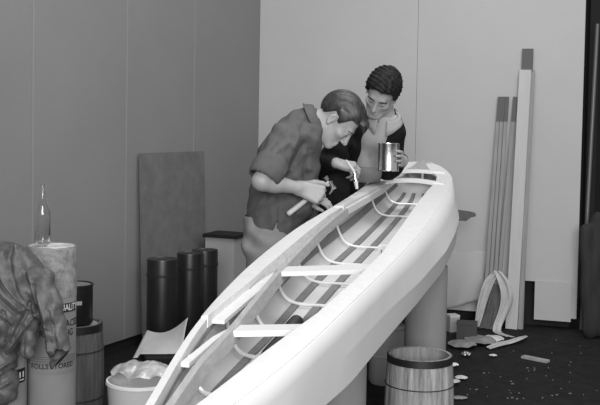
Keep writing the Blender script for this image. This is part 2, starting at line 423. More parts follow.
for s in (.52,.90,1.2,1.55,1.9,2.3,2.75,3.8,4.25):
    raw = []
    for f in np.linspace(-1, 1, 81):
        g = math.copysign(abs(f)**.5, f)*.985; l, z = inner_at(s, g); raw.append((l*(1-.06), z+.014))
    raw = np.array(raw)
    for _ in range(16): raw[1:-1] = .25*raw[:-2]+.5*raw[1:-1]+.25*raw[2:]
    MB().tube([A(s, l, z) for l, z in raw], .0055, 8).build('rib', M_rib, boat)
# things lying in the boat
c = PZ(288,332,.85); t = thing('torch', c, 'dark cylindrical torch lying in the hull under the near thwart', 'torch')
q0 = PZ(279.5,341.5,.853); q1 = PZ(297,321.5,.868); dv = nz(q1-q0); q0 = q1-dv*.305
MB().tube([q0, q0+dv*.02, q0+dv*.22, q0+dv*.225], [.015,.017,.017,.014], 18).build('barrel', M_rubber, t)
MB().tube([q0+dv*.22, q0+dv*.25, q0+dv*.30, q0+dv*.305], [.014,.020,.020,.015], 18).build('head', M_rubber, t)
MB().tube([q0+dv*.300, q0+dv*.309], [.014,.009], 14).build('lens', M_tin, t)
c = A(2.12, .115, bz(2.12)-.085); t = thing('clamp', c, 'small clamp with white jaw and dark screw on the right side of the cockpit', 'clamp')
ax = np.array([p3(BN,0), p3(BD,0), [0,0,1]])
MB().box(c+[-.012,0,.035],(.045,.03,.016),ax).box(c+[-.03,0,.01],(.012,.03,.06),ax).box(c+[-.012,0,-.015],(.045,.03,.014),ax).build('jaw', M_tub, t, smooth=False)
MB().tube([c+[0,0,-.045], c+[0,0,.025]], .009, 12).build('screw', M_rubber, t)
MB().tube([c+[-.022,-.005,-.042], c+[.022,.005,-.042]], .0045, 8).build('handle', M_rubber, t)

# ------------------------------------------------------------------ rolls, kegs, tins
def bend_text(txt, size, ctr, R, ang, z, m, parent, name='lettering', bold=.0, xs=1.0):
    cu = bpy.data.curves.new('tmp', 'FONT'); cu.body = txt; cu.size = size; cu.align_x = 'CENTER'; cu.align_y = 'CENTER'; cu.offset = bold
    cu.resolution_u = 3
    o = bpy.data.objects.new('tmp', cu); COL.objects.link(o); dg = bpy.context.evaluated_depsgraph_get(); me = o.evaluated_get(dg).to_mesh()
    V = []; Fc = [tuple(p.vertices) for p in me.polygons]
    for v in me.vertices:
        a = ang + v.co.x*xs/R; V.append((ctr[0]+R*math.cos(a), ctr[1]+R*math.sin(a), z+v.co.y))
    o.evaluated_get(dg).to_mesh_clear(); COL.objects.unlink(o); bpy.data.objects.remove(o)
    return mk(name, V, Fc, m, parent, None, False)
def arc_band(name, ctr, R, a0, a1, z0, z1, m, parent, th=.001):
    rings = []
    for a in np.linspace(a0, a1, 40):
        u = np.array([math.cos(a), math.sin(a), 0]); c = np.array([ctr[0], ctr[1], 0])
        rings.append([c+u*R+[0,0,z0], c+u*(R+th)+[0,0,z0], c+u*(R+th)+[0,0,z1], c+u*R+[0,0,z1]])
    return MB().sweep(rings).build(name, m, parent)
def roofing_roll(ctr, R, h, label, mside, mend, group=None, ragged=.0, rough_top=None, name='roofing_roll'):
    t = thing(name, (ctr[0], ctr[1], 0), label, 'roll', group)
    c = (ctr[0], ctr[1], 0)
    def jit(i, a, r, z):
        if i >= 3 and ragged: z = z+ragged*(math.sin(3*a+1)+.6*math.sin(7*a)+.5*math.sin(13*a+2))
        return r, z
    mb = MB().lathe(c, [(R*.97,0),(R,.006),(R,h*.5),(R,h-.006),(R*.985,h),(R*.95,h-.004)], 56, jit); mb.cap([k for k in range(56)], True)
    mb.build('wrapper', mside, t)
    prof = []; n = 9
    for i in range(n):
        r = R*.955*(1-i/n*.68); prof += [(r, h-.003-(.004 if i%2 else 0)), (r-R*.02, h-.003-(.004 if i%2 else 0))]
    prof += [(R*.26,h-.005),(R*.24,h-.15),(.001,h-.15)]
    e = MB().lathe(c, prof, 48).build('roll_end', mend, t)
    return t
D1 = 3.5; c1 = P(51.5, 300, D1)[:2]; R1 = .09
roll1 = roofing_roll(c1, R1, .94, 'pale lettered roofing roll standing on end with the glass bottle on top', M_wrap, M_rollend, ragged=.0015)
arc_band('mottled_band', c1, R1+.0004, -PI, PI*.999, .755, .932, M_mott, roll1, .0008)
face = math.atan2(-c1[1], -c1[0])        # direction of the camera from the roll
def zat(px, py): return P(px, py, D1-.075)[2]
arc_band('black_band', c1, R1+.0006, face-.9, face+1.25, zat(66,313), zat(66,304.2), M_ink, roll1)
bend_text('QUALITY', .034, c1, R1+.0022, face+.70, zat(66,308.7), M_white, roll1, bold=.0005, xs=.78)
bend_text('SURFACED', .036, c1, R1+.0012, face+.64, zat(67,324.8), M_ink, roll1, bold=.0004, xs=.85)
bend_text('ROOFING', .036, c1, R1+.0012, face+.26, zat(67,334.0), M_ink, roll1, bold=.0004, xs=.85)
bend_text('ROLLS STORED', .025, c1, R1+.0012, face+.06, zat(54,366.2), M_ink, roll1, bold=.0003, xs=1.0)
for k in range(4): arc_band('label_rule', c1, R1+.0006, face-1.2, face+1.2, zat(50,356.5+2.2*k)-.0009, zat(50,356.5+2.2*k)+.0009, M_inkgrey, roll1, .0006)
for k in range(2): arc_band('label_rule', c1, R1+.0006, face-1.2+.1*k, face+1.2-.2*k, zat(50,371.5+2.0*k)-.0012, zat(50,371.5+2*k)+.0012, mat('faint_ink', .2, .8), roll1, .0006)
c2 = P(1.0, 330, 3.37)[:2]
roll2 = roofing_roll(c2, R1, .90, 'roofing roll at the left edge under the dark jacket with a boxed black stamp', M_wrap, M_rollend)
f2 = math.atan2(-c2[1], -c2[0]); zb0, zb1 = P(20,385,3.3)[2], P(20,371,3.3)[2]
arc_band('stamp', c2, R1+.0006, f2+.60, f2+1.12, zb0, zb1, M_ink, roll2)
for k in range(2):
    aa = f2+.75+.19*k; arc_band('lettering', c2, R1+.0018, aa, aa+.07, zb0+.017, zb1-.012, M_white, roll2, .0004)
arc_band('lettering', c2, R1+.0018, f2+.70, f2+1.03, zb0+.007, zb0+.011, M_white, roll2, .0004)

def keg(ctr, R, h, label, m, hoop_top=.03, wire=True, openk=True, group=None, fill=.30):
    t = thing('wooden_keg', (ctr[0], ctr[1], 0), label, 'keg', group); c = (ctr[0], ctr[1], 0)
    prof = []
    for i in range(13):
        z = h*i/12; prof.append((R*(1+.09*math.sin(PI*i/12)**.8), z))
    ns = 20; n = 120
    def jit(i, a, r, z):
        g = abs(((a*ns/(2*PI))%1)-.5)*2; k = int(a*ns/(2*PI)); rs = np.sin(k*12.9898)*43758.5453; rs = rs-math.floor(rs)
        return r-(.0035*max(0,(g-.86)/.14))-.0016*rs, z
    mb = MB().lathe(c, prof, n, jit); mb.cap(list(range(n)), True)
    mb.lathe(c, [(R-.002,h),(R-.013,h-.001)], n)
    mb.build('staves', m, t, angle=60)
    zi = h*(1-fill)
    ib = MB().lathe(c, [(R-.012,h),(R-.006,zi),(.002,zi-.003)], 60)
    ib.build('inside', M_kegin, t, angle=60)
    MB().lathe(c, [(R+.0005,h-hoop_top),(R+.004,h-hoop_top),(R+.003,h-.001),(R-.0005,h-.001)], 60).build('hoop', M_hoop, t)
    if wire:
        def rz_(z): return R*(1+.09*math.sin(PI*z/h)**.8)
        for z in (h*.74, h*.26):
            pts = [np.array([ctr[0]+(rz_(z)+.001)*math.cos(a), ctr[1]+(rz_(z)+.001)*math.sin(a), z]) for a in np.linspace(0, 2*PI, 60)]
            MB().tube(pts, .0023, 6).build('wire_hoop', M_hoop, t)
        MB().lathe(c, [(R+.003,.002),(R+.007,.002),(R+.008,.025),(R+.004,.025)], 60).build('hoop', M_hoop, t)
    return t
ck = P(420, 352, 3.90)[:2]
keg(ck, .132, .462, 'open pale wooden keg with a black top hoop standing beside the boat', M_keg)
ck2 = P(74, 330, 4.4)[:2]
keg(ck2, .128, .462, 'dark weathered keg behind the lettered roll carrying a black tin', M_kegd, hoop_top=.035, fill=.02)
ct = P(74, 300, 4.38)[:2]
t = thing('paint_tin', (ct[0], ct[1], .463), 'black tin with a worn label standing on the dark keg at left', 'tin')
MB().lathe((ct[0],ct[1],.463), [(.001,0),(.084,0),(.086,.004),(.086,.176),(.089,.178),(.089,.183),(.083,.185),(.080,.178),(.001,.178)], 44).build('body', M_blackroll, t)
arc_band('label_scrap', ct, .0865, math.atan2(-ct[1],-ct[0])+.1, math.atan2(-ct[1],-ct[0])+.42, .56, .578, M_box, t, .001)
MB().lathe((ct[0],ct[1],.463), [(.078,.179),(.060,.183),(.001,.183)], 40).build('lid', M_tind, t)
# bottle
cb = P(42.5, 246, D1-.005); zb = .945
t = thing('glass_bottle', (cb[0], cb[1], zb), 'clear glass bottle standing on top of the lettered roofing roll', 'bottle')
prof = [(.001,.004),(.024,.0),(.0275,.004),(.028,.02),(.028,.105),(.0265,.125),(.019,.152),(.0125,.172),(.0098,.19),(.0095,.205),(.0115,.207),(.012,.213),(.0115,.218),(.0085,.2185),(.007,.212),(.0068,.19),(.0095,.172),(.016,.152),(.0235,.125),(.0252,.105),(.0252,.02),(.022,.009),(.001,.011)]
MB().lathe((cb[0],cb[1],zb), prof, 36).build('glass', M_glass, t, angle=60)
# black rolls by the board
for (px, D, wpx, ytop, lab) in ((162.5,5.30,31,258,'black tar paper roll standing leftmost by the leaning panel, banded near its top'),(190,5.52,26,252,'middle one of the three black tar paper rolls at the left wall'),(205,5.74,26,249,'rightmost black tar paper roll standing nearest the pale carton')):
    q = P(px, ytop, D); R = wpx/2*D/F
    t = roofing_roll(q[:2], R, q[2]-.004, lab, M_blackroll, mat('tar_end', .03, .7), 'black rolls at the left wall', name='tar_paper_roll')
    arc_band('tie_band', q[:2], R+.0004, -PI, PI*.999, q[2]-.10, q[2]-.085, mat('band_black', .018, .4), t, .002)
# rolls and blocks holding the boat
def under(s, lat): 
    return bz(s)-bdep(s)
def s_of(xy): return float((np.array(xy)-B0)@BD), float((np.array(xy)-B0)@BN)
for (px, py, D, R, lab) in ((426,300,4.62,.102,'tall grey roofing roll standing behind the open keg under the boat'),(338,380,3.30,.10,'grey roofing roll left of the open keg carrying the near half of the boat')):
    q = P(px, py, D)[:2]; s, la = s_of(q)
    roofing_roll(q, R, under(s, 0)-.006, lab, M_wrap2, M_rollend, 'rolls carrying the boat')
q = PZ(386, 382, 0)[:2]
t = thing('paint_drum', (q[0], q[1], 0), 'pale round drum on the floor under the boat between its two rolls', 'drum')
MB().lathe((q[0],q[1],0), [(.001,0),(.088,0),(.096,.02),(.096,.3),(.1,.305),(.1,.315),(.094,.32),(.09,.31),(.001,.31)], 44).build('drum_body', mat('drum_pale', .36, .7, .2, .1, 6), t)
MB().lathe((q[0],q[1],0), [(.097,.15),(.1,.153),(.1,.16),(.097,.163)], 44).build('drum_bead', mat('drum_pale', .36), t)
# a cross board under the bow that sticks out at the right
q = P(466, 215, 6.32); t = thing('trestle', p3(P(436,300,6.32)[:2],0), 'rough dark trestle behind the bow whose ragged board sticks out at the right', 'trestle')
zt = q[2]; rows = []; xa, xb = P(420,215,6.32)[0], P(475,215,6.32)[0]
for i in range(12):
    x = xa+(xb-xa)*i/11; k = (i/11)**4; rg = .008*math.sin(i*2.3)
    rows.append([np.array([x,6.26+.03*k,zt+.030-.018*k]), np.array([x,6.38-.03*k,zt+.034-.018*k]), np.array([x,6.38-.03*k,zt-.03+.02*k+rg]), np.array([x,6.26+.03*k,zt-.05+.045*k-rg])])
MB().sweep(rows).build('cross_board', M_ragd, t, smooth=False)
for px in (424, 438):
    e = P(px,300,6.32); MB().box((e[0],6.32,(zt-.02)/2),(.05,.05,zt-.02)).build('leg', M_plankg, t, smooth=False)
# ------------------------------------------------------------------ left wall things
a, b = onL(136), onL(200)
zt = (P(139,153.5,a[1])[2]+P(203,151,b[1])[2])/2
lean = .05
d2 = nz(b-a); rows = []
mb = MB(); A0 = p3(a+nL*.06,.002); A1 = p3(b+nL*.06,.002); T0 = p3(a+nL*.018,zt); T1 = p3(b+nL*.018,zt); th = p3(nL,0)*.012
mb.add([A0,A1,T1,T0,A0+th,A1+th,T1+th,T0+th], [(0,1,2,3),(4,7,6,5),(0,4,5,1),(1,5,6,2),(2,6,7,3),(3,7,4,0)])
tag(mb.build('plywood_sheet', M_board, smooth=False), 'dark rectangular plywood sheet leaning on the left wall behind the black rolls', 'board')
q = P(226, 255, 6.45)[:2]; zt = P(226,237,6.4)[2]
t = thing('carton', (q[0],q[1],0), 'pale carton with a dark lid in the corner behind the stooping man', 'box')
axq = AX(nz([.93,-.36])); wq = .215
MB().box((q[0],q[1],zt/2),(wq,.2,zt),axq).build('carton_body', M_box, t, smooth=False)
MB().box((q[0],q[1],zt+.010),(wq+.03,.23,.022),axq).build('lid', M_boxd, t, smooth=False)
q = P(247, 262, 6.78)[:2]
t = thing('dark_crate', (q[0],q[1],0), 'dark crate standing right of the pale carton beyond the light trousers', 'crate')
zc2 = P(240,241,6.7)[2]
MB().box((q[0],q[1],zc2/2),(.15,.2,zc2),axq).build('crate_body', M_boxd, t, smooth=False)
MB().box((q[0],q[1],zc2-.03),(.156,.206,.02),axq).build('slat', M_boxd, t, smooth=False)
# box with paper on it, tub with cellophane
q = P(163, 352, 4.72); bt = q[2]-.005
t = thing('dark_box', (q[0],q[1],0), 'dark box beneath the sheet of paper at the left of the boat', 'box')
MB().box((q[0]+.01,q[1],bt/2),(.21,.22,bt),AX(nz([.95,.3]))).build('box_body', M_boxd, t, smooth=False)
MB().box((q[0]+.01,q[1],bt-.012),(.216,.226,.02),AX(nz([.95,.3]))).build('lid', M_boxd, t, smooth=False)
def bil(c00, c10, c11, c01, n, m, fn):
    rows = []
    for i in range(n):
        u = i/(n-1); row = []
        for j in range(m):
            v = j/(m-1); p = (1-u)*(1-v)*np.array(c00)+u*(1-v)*np.array(c10)+u*v*np.array(c11)+(1-u)*v*np.array(c01)
            row.append(p+fn(u, v))
        rows.append(row)
    return rows
pz = bt+.006
c00 = PZ(133,358,pz-.02); c10 = PZ(181,354,pz); c11 = P(188,317,4.75); c01 = PZ(147,330,pz+.01)
rows = bil(c00, c10, c11, c01, 22, 22, lambda u, v: np.array([0,0,-.045*math.sin(PI*u)*v**2*1.0+.012*math.sin(5*u+2*v)*(1-u)*0+.006*math.sin(7*v+3*u)*u]))
R_ = np.array(rows); R_[:,:,2] = np.maximum(R_[:,:,2], np.where((np.abs(R_[:,:,0]-q[0]-.01) < .125), pz, 0))
tag(MB().grid(R_, .0012).build('paper_sheet', M_paper, angle=180), 'white sheet of paper with a turned up corner on the dark box', 'paper')
q = P(141, 379, 3.9)
t = thing('white_tub', (q[0],q[1],0), 'white tub with crumpled cellophane at the lower left beside the boat', 'tub')
h = q[2]; c = (q[0],q[1],0)
MB().lathe(c, [(.001,0),(.11,0),(.118,.01),(.138,h-.02),(.144,h-.012),(.142,h),(.134,h),(.130,h-.02),(.112,h-.14),(.001,h-.14)], 48).build('tub_body', M_tub, t)
def crumple(c, rx_, ry_, hz, name, m, parent, seed, n=44, label=None):
    r = np.random.default_rng(seed); D_ = [(nz(r.normal(size=2)), r.uniform(1.5,5.5), r.uniform(0,6.28), r.uniform(.3,1)) for _ in range(12)]
    rows = []
    for i in range(n):
        row = []
        for j in range(n):
            u, v = 2*i/(n-1)-1, 2*j/(n-1)-1
            x, y = u*math.sqrt(1-v*v/2), v*math.sqrt(1-u*u/2); rr = math.hypot(x, y)
            w_ = sum(a_*abs(math.sin(f_*(x*d_[0]+y*d_[1])*1.0+ph)) for d_, f_, ph, a_ in D_)/7
            row.append(np.array(c)+[x*rx_, y*ry_, hz*((1-rr**2)*.5+.8*w_)])
        rows.append(row)
    return MB().grid(rows, .0014).build(name, m, parent, angle=25)
M_cello = mat('crumpled_cellophane', .42, .14, .7, .45, 14)
o = crumple((q[0]+.005,q[1]+.01,h-.012), .131, .124, .075, 'crumpled_cellophane', M_cello, None, 4); tag(o, 'crumpled cellophane heaped in the white tub', 'cellophane')

# ------------------------------------------------------------------ right wall things
def plank(name, top, bot, w_, th, m, label, group=None, zt=None):
    # top/bot = world centre points of the back face; width along the wall
    top = np.array(top); bot = np.array(bot); d = nz(top-bot); u = p3(wbd,0); u = nz(u-d*(u@d)); n_ = np.cross(u, d); n_ = n_ if n_[1] < 0 else -n_
    mb = MB(); V = []
    for e in (bot, top):
        for sx in (-1,1):
            for k in (0,1): V.append(e+u*w_/2*sx+n_*th*k)
    mb.add(V, [(0,1,3,2),(4,6,7,5),(0,4,5,1),(2,3,7,6),(0,2,6,4),(1,5,7,3)])
    o = tag(mb.build(name, m, smooth=False), label, 'plank', group)
    if zt:            # darkened upper end of the strip
        mt = MB(); L_ = np.linalg.norm(top-bot); mt.box(top-d*zt/2+n_*th*.5, (w_+.002, th+.002, zt+.002), np.array([u, n_, d])).build('dark_end', mat('stained_end', .10, .8), o, smooth=False)
    return o
def onwall(px, py, off):
    a = onB(px, off); return P(px, py, a[1])
def floorpt(px, off): a = onB(px, off); return p3(a, .003)
specs = [('wooden_strip', 500, 97, 487.5, 3.3, .155, M_plankg, 'leftmost of the three thin strips leaning together on the back wall'),
         ('wooden_strip', 503.6, 97, 492, 3.3, .145, M_plankg, 'middle one of the three thin strips leaning together on the back wall'),
         ('wooden_strip', 507.4, 97, 496.6, 3.3, .135, M_plankg, 'rightmost of the three thin strips leaning together on the back wall'),
         ('wooden_strip', 515.4, 97, 499.8, 3.6, .110, M_plankg, 'lone thin strip leaning between the strip bundle and the wide pale plank'),]
for nm, px, py, pb, wp, off, m, lab in specs:
    tp = onwall(px, py, .012); plank(nm, tp, floorpt(pb, off), wp*tp[1]/F, .012, m, lab, 'thin strips on the back wall', .175)
tp = onwall(528, 49, .008); plank('wooden_strip', tp, floorpt(522.5, .10), 10.5*tp[1]/F, .012, M_plankg, 'grey strip standing taller behind the wide pale plank', None, .16)
tp = onwall(525.6, 70, .024); plank('wide_plank', tp, floorpt(516, .13), 11.5*tp[1]/F, .018, mat('white_plank', .42, .7, .2, .06, 9, stretch=(4,4,.3)), 'wide pale plank leaning upright on the back wall')
tp = onwall(533, 70, .012); plank('wooden_strip', tp, floorpt(524.8, .122), 4.2*tp[1]/F, .012, M_plankg, 'grey strip standing in for the shadow right of the wide pale plank')  # added strip, its grey stands in for the plank's narrow shadow
a, b = onB(538.5,.001), onB(575.5,.001); z1 = P(556,283,b[1])[2]
mb = MB(); wallbox(mb, a+nB*.012, b+nB*.012, .058, z1, nB, .012); wallbox(mb, (a+b)/2-wbd*.0015+nB*.0125, (a+b)/2+wbd*.0015+nB*.0125, .058, z1, nB, .0125)
tag(mb.build('wall_panel_offcut', M_wall, smooth=False), 'low pale panel standing on the floor at the right end of the back wall', 'panel')
# dark doorway things
q = P(591, 260, 6.35); zt = P(587,222,6.5)[2]
S = SDF((q[0]-.22,q[1]-.2,-.02),(q[0]+.3,q[1]+.25,zt+.1),.008)
S.cone((q[0]-.02,q[1]+.03,zt-.06),(q[0]+.03,q[1],.08),.055,.085,.03,st=((0,1,0),.6)); S.cone((q[0]+.05,q[1]+.04,zt+.02),(q[0]+.12,q[1]+.02,.09),.05,.08,.03,st=((0,1,0),.6))
S.warp(lambda X,Y,Z: .005*np.sin(60*X+4*Z)+.003*np.sin(35*X-18*Z)); S.cut((0,0,.002),(0,0,-1))
tag(S.build('canvas_bundle', M_canvas), 'dark canvas bundle standing in the doorway at the right edge', 'canvas')
mb = MB().tube([P(584.5,216,6.62)*np.array([1,1,0])+[0,0,.0], P(597.5,24,6.75)], .014, 12)
tag(mb.build('pole', M_pole), 'thin dark pole leaning upright in the doorway at the right edge', 'pole')
t_ = P(597.5,20,6.78)
tag(MB().box((t_[0]+.06,t_[1]+.28,1.7),(.07,.07,3.4)).build('trim_4', M_base, smooth=False), kind='structure')

# rags and rubbish near the planks
def ribbon(name, pts, w_, label, cat, m, seed, group=None, fold=.012, wdir=None, n=34, mcols=12):
    pts = np.array(pts, float); t = np.linspace(0, 1, len(pts)); tt = np.linspace(0, 1, n); Q = np.stack([np.interp(tt, t, pts[:,i]) for i in range(3)], 1)
    for _ in range(6): Q[1:-1] = .25*Q[:-2]+.5*Q[1:-1]+.25*Q[2:]
    ws = np.interp(tt, np.linspace(0,1,len(w_)), w_); r = np.random.default_rng(seed); ph = r.uniform(0,6,4); rows = []
    for i in range(n):
        u = p3(wbd,0) if wdir is None else np.array(wdir); nn = p3(nB,0)*.8+np.array([0,0,.35]); row = []
        for j in range(mcols):
            v = 2*j/(mcols-1)-1
            row.append(Q[i]+u*v*ws[i]/2+nn*fold*(math.sin(5*v+ph[0]+3*tt[i])+.6*math.sin(9*v+ph[1]-6*tt[i])))
        rows.append(row)
    R_ = np.array(rows); R_[:,:,2] = np.maximum(R_[:,:,2], .006)
    return tag(MB().grid(R_, .003).build(name, m, angle=180), label, cat, group)
def W(px, py, off): return onwall(px, py, off)
ribbon('rag', [W(497,272,.17),W(490,279,.19),W(484,296,.20),W(480,312,.21),W(476.5,327,.24)], [.045,.07,.065,.055,.04], 'pale rag hanging at the foot of the strips, left tail', 'rag', M_rag, 3, 'rags at the strips')
ribbon('rag', [W(497,271,.18),W(504,281,.19),W(508,297,.19),W(503,313,.20),W(496,328,.24),W(498,336,.34),W(511,341,.42)], [.05,.085,.085,.065,.055,.06,.05], 'pale rag hanging at the foot of the strips, right tail reaching the floor', 'rag', M_rag, 5, 'rags at the strips')
ribbon('dark_cloth', [W(494,284,.165),W(491,305,.17),W(487,325,.19),W(484,332,.22)], [.10,.11,.12,.12], 'dark grey cloth hanging between the two pale rags', 'cloth', M_ragd, 8)
ribbon('rag', [PZ(488,348,.012),PZ(498,344,.02),PZ(510,342,.015),PZ(521,338,.03),PZ(527,336,.012)], [.06,.09,.07,.06,.03], 'pale rag lying flat on the floor before the wide plank', 'rag', M_rag, 9, None, .008, wdir=(.2,-.95,0))
rows = bil(W(440,250,.003), W(488,250,.003), W(481,300,.05), W(446,309.5,.02), 20, 20, lambda u, v: p3(nB,0)*(.02*math.sin(PI*v)*u*v+.012*math.sin(8*u+5*v)*v))
tag(MB().grid(rows, .002).build('wall_sheet', M_wall, angle=180), 'pale paper sheet hanging low on the back wall left of the rags', 'sheet')
c = PZ(468, 341, 0.)
t = thing('dark_tin_box', c, 'dark box on the floor between tall grey roll and rags', 'box')
MB().box(c+[0,.05,.055],(.13,.12,.11),AX(nz([.95,-.2]))).build('box_body', mat('dark_grey_box', .05, .7), t, smooth=False)
MB().box(c+[0,.05,.112],(.136,.126,.008),AX(nz([.95,-.2]))).build('lid', mat('dark_grey_box', .05), t, smooth=False)
c = PZ(453,332,.0); zz = P(453,331,c[1])[2]
t = thing('wood_offcut', c, 'small pale wooden offcut block beside the tall grey roll', 'block')
MB().box(c+[0,.03,.05],(.072,.07,.10),AX(nz([.9,.3]))).build('block', M_box, t, smooth=False); MB().box(c+[.0,.03,.108],(.074,.072,.016),AX(nz([.9,.3]))).build('block_top', M_paper, t, smooth=False)
r = np.random.default_rng(5)
def scrap(px, py, w_, d_, hz, m, label, seed, cat='paper scrap', name='paper_scrap', group='scraps on the floor'):
    c = PZ(px, py, .0); o = crumple(c+[0,0,.004], w_, d_, hz, name, m, None, seed, n=16); tag(o, label, cat, group); return o
scrap(462,347,.09,.10,.03,M_paperd,'dirty crumpled paper nearest the keg under the dark box',31)
scrap(480,343,.10,.13,.035,M_paperd,'dirty crumpled paper lying under the left rag tail',38)
scrap(493,341,.07,.08,.03,M_paper,'paler crumpled paper lying under the right rag tail',39)
scrap(452,384,.045,.04,.02,M_paper,'pale scrap close to the keg at its right rim',32)
scrap(461,380,.035,.03,.02,M_paper,'pale scrap second to the right of the keg',33)
scrap(466,357,.03,.03,.03,M_tind,'shiny crumpled foil scrap right of the keg',34,'foil','foil_scrap')
scrap(452,367,.04,.03,.02,M_tub,'small pale foil scrap closest to the rim of the open keg',36,'foil','foil_scrap')
scrap(493,357,.025,.02,.014,M_paper,'small white scrap below the flat rag',35)
scrap(458,399,.05,.03,.01,M_paperd,'dull scrap near the bottom right of the keg',37)
a, b = PZ(523,356.5,.008), PZ(548,361.5,.008); d = nz(b-a)
tag(MB().box((a+b)/2,(np.linalg.norm(b-a),.045,.014),AX(d)).build('wood_chip', M_bits, smooth=False), 'flat wooden offcut lying alone on the dark floor at right', 'offcut')
bits = [(r.uniform(455,598), 338+62*math.sqrt(r.uniform(0,1))) for _ in range(45)]
mbx = MB()
for (px, py) in bits:
    s_ = r.uniform(.003,.007); c = PZ(px, py, 0); an = r.uniform(0,3.1); mbx.box(c+[0,0,.002],(s_*r.uniform(1,2.5),s_,.004),AX((math.cos(an),math.sin(an))))
tag(mbx.build('wood_shavings', mat('dull_chips', .17, .9), smooth=False), 'fine pale shavings strewn over the dark floor at right', 'shavings', None, 'stuff')

# ------------------------------------------------------------------ people
def frame(fwd, up):     # columns: X = person's left, Y = forward, Z = up
    y = nz(fwd); z = np.array(up, float); z = nz(z-y*(z@y)); x = np.cross(y, z); return np.stack([-x*-1, y, z], 1) if False else np.stack([x, y, z], 1)
# with Y forward and Z up, X = Y x Z is the person's right
def head(S, c, Mx, sc=1.):
    def L(p): return c+Mx@(np.array(p)*sc)
    def e(p, r, k=.012, mode='add', rot=None): S.ell(L(p), np.array(r)*sc, Mx if rot is None else Mx@rot, k, mode)
    def cn(a, b, ra, rb, k=.01, mode='add', st=None): S.cone(L(a), L(b), ra*sc, rb*sc, k, st, mode)
    e((0,-.012,.045),(.074,.097,.086),.02)
    e((0,.028,-.03),(.060,.064,.082),.03)
    e((0,.070,-.092),(.026,.024,.022),.02)
    for s in (-1,1):
        cn((s*.050,.0,-.055),(s*.022,.072,-.095),.018,.016,.025)
        e((s*.043,.062,-.016),(.022,.022,.018),.02)
    cn((-.030,.080,.026),(.030,.080,.026),.015,.015,.018)
    for s in (-1,1): e((s*.031,.098,.004),(.019,.013,.011),.010,'sub')
    for s in (-1,1): e((s*.031,.077,.003),(.0155,.0135,.0125),.003)
    for s in (-1,1): cn((s*.017,.0865,.0045),(s*.044,.0815,.0035),.0035,.0035,.003)       # lowered lids
    cn((0,.088,.018),(0,.112,-.030),.0085,.0125,.010)
    for s in (-1,1): e((s*.0125,.100,-.034),(.009,.010,.008),.006)
    for s in (-1,1): e((s*.006,.108,-.043),(.0035,.004,.004),.003,'sub')
    cn((-.017,.090,-.060),(.017,.090,-.060),.0065,.0065,.008); cn((-.015,.089,-.072),(.015,.089,-.072),.0075,.0075,.008)
    cn((-.022,.099,-.066),(.022,.099,-.066),.0022,.0022,.004,'sub')
    for s in (-1,1):
        a = .35*s; rot = np.array([[math.cos(a),-math.sin(a),0],[math.sin(a),math.cos(a),0],[0,0,1]])
        e((s*.076,-.014,-.002),(.009,.018,.030),.006,rot=rot)
        e((s*.085,-.010,.002),(.006,.010,.016),.005,'sub')
        e((s*.078,-.008,-.028),(.008,.009,.011),.006)
    return L
def hair(lo, hi, c, Mx, sc, front, grow, style, h=.0035):
    S = SDF(lo, hi, h)
    def fn(X, Y, Z):
        x, y, z = X-c[0], Y-c[1], Z-c[2]; q = [(x*Mx[0,i]+y*Mx[1,i]+z*Mx[2,i])/sc for i in range(3)]
        r = np.array([.0755+grow*.7, .0985+grow*.8, .0865+grow]); w_ = [q[0]/r[0], (q[1]+.012)/r[1], (q[2]-.045)/r[2]]
        k0 = np.sqrt(sum(t*t for t in w_)); k1 = np.sqrt(sum((w_[i]/r[i])**2 for i in range(3)))+1e-9; d = k0*(k0-1)/k1
        d = d + style(q)
        # hairline: front edge high on the forehead, round the ears, low at the nape
        line = np.where(q[1] > .045, front+(q[1]-.045)*.5, np.where(q[1] > .022, .006+(q[1]-.022)/.023*(front-.006), np.where(q[1] > -.03, .006+.024*np.clip((.008-q[1])/.01,0,1), -.045+np.clip((q[1]+.085)/.055,0,1)*.075)))
        line = line + .004*np.sin(90*q[0])+.003*np.sin(140*q[1])
        return sc*np.maximum(d, (line-q[2])*.8)
    S.op(fn, lo, hi, .001); return S
def fingers(S, kn, d, n, lat, lens, rads, curl, k=.004):
    pts = [kn]; ang = 0; dd = d
    for i in range(3):
        ang += curl[i]; v = d*math.cos(ang)-n*math.sin(ang); pts.append(pts[-1]+v*lens[i])
    for i in range(3): S.cone(pts[i], pts[i+1], rads[i], rads[i+1], k)
    return pts[-1]
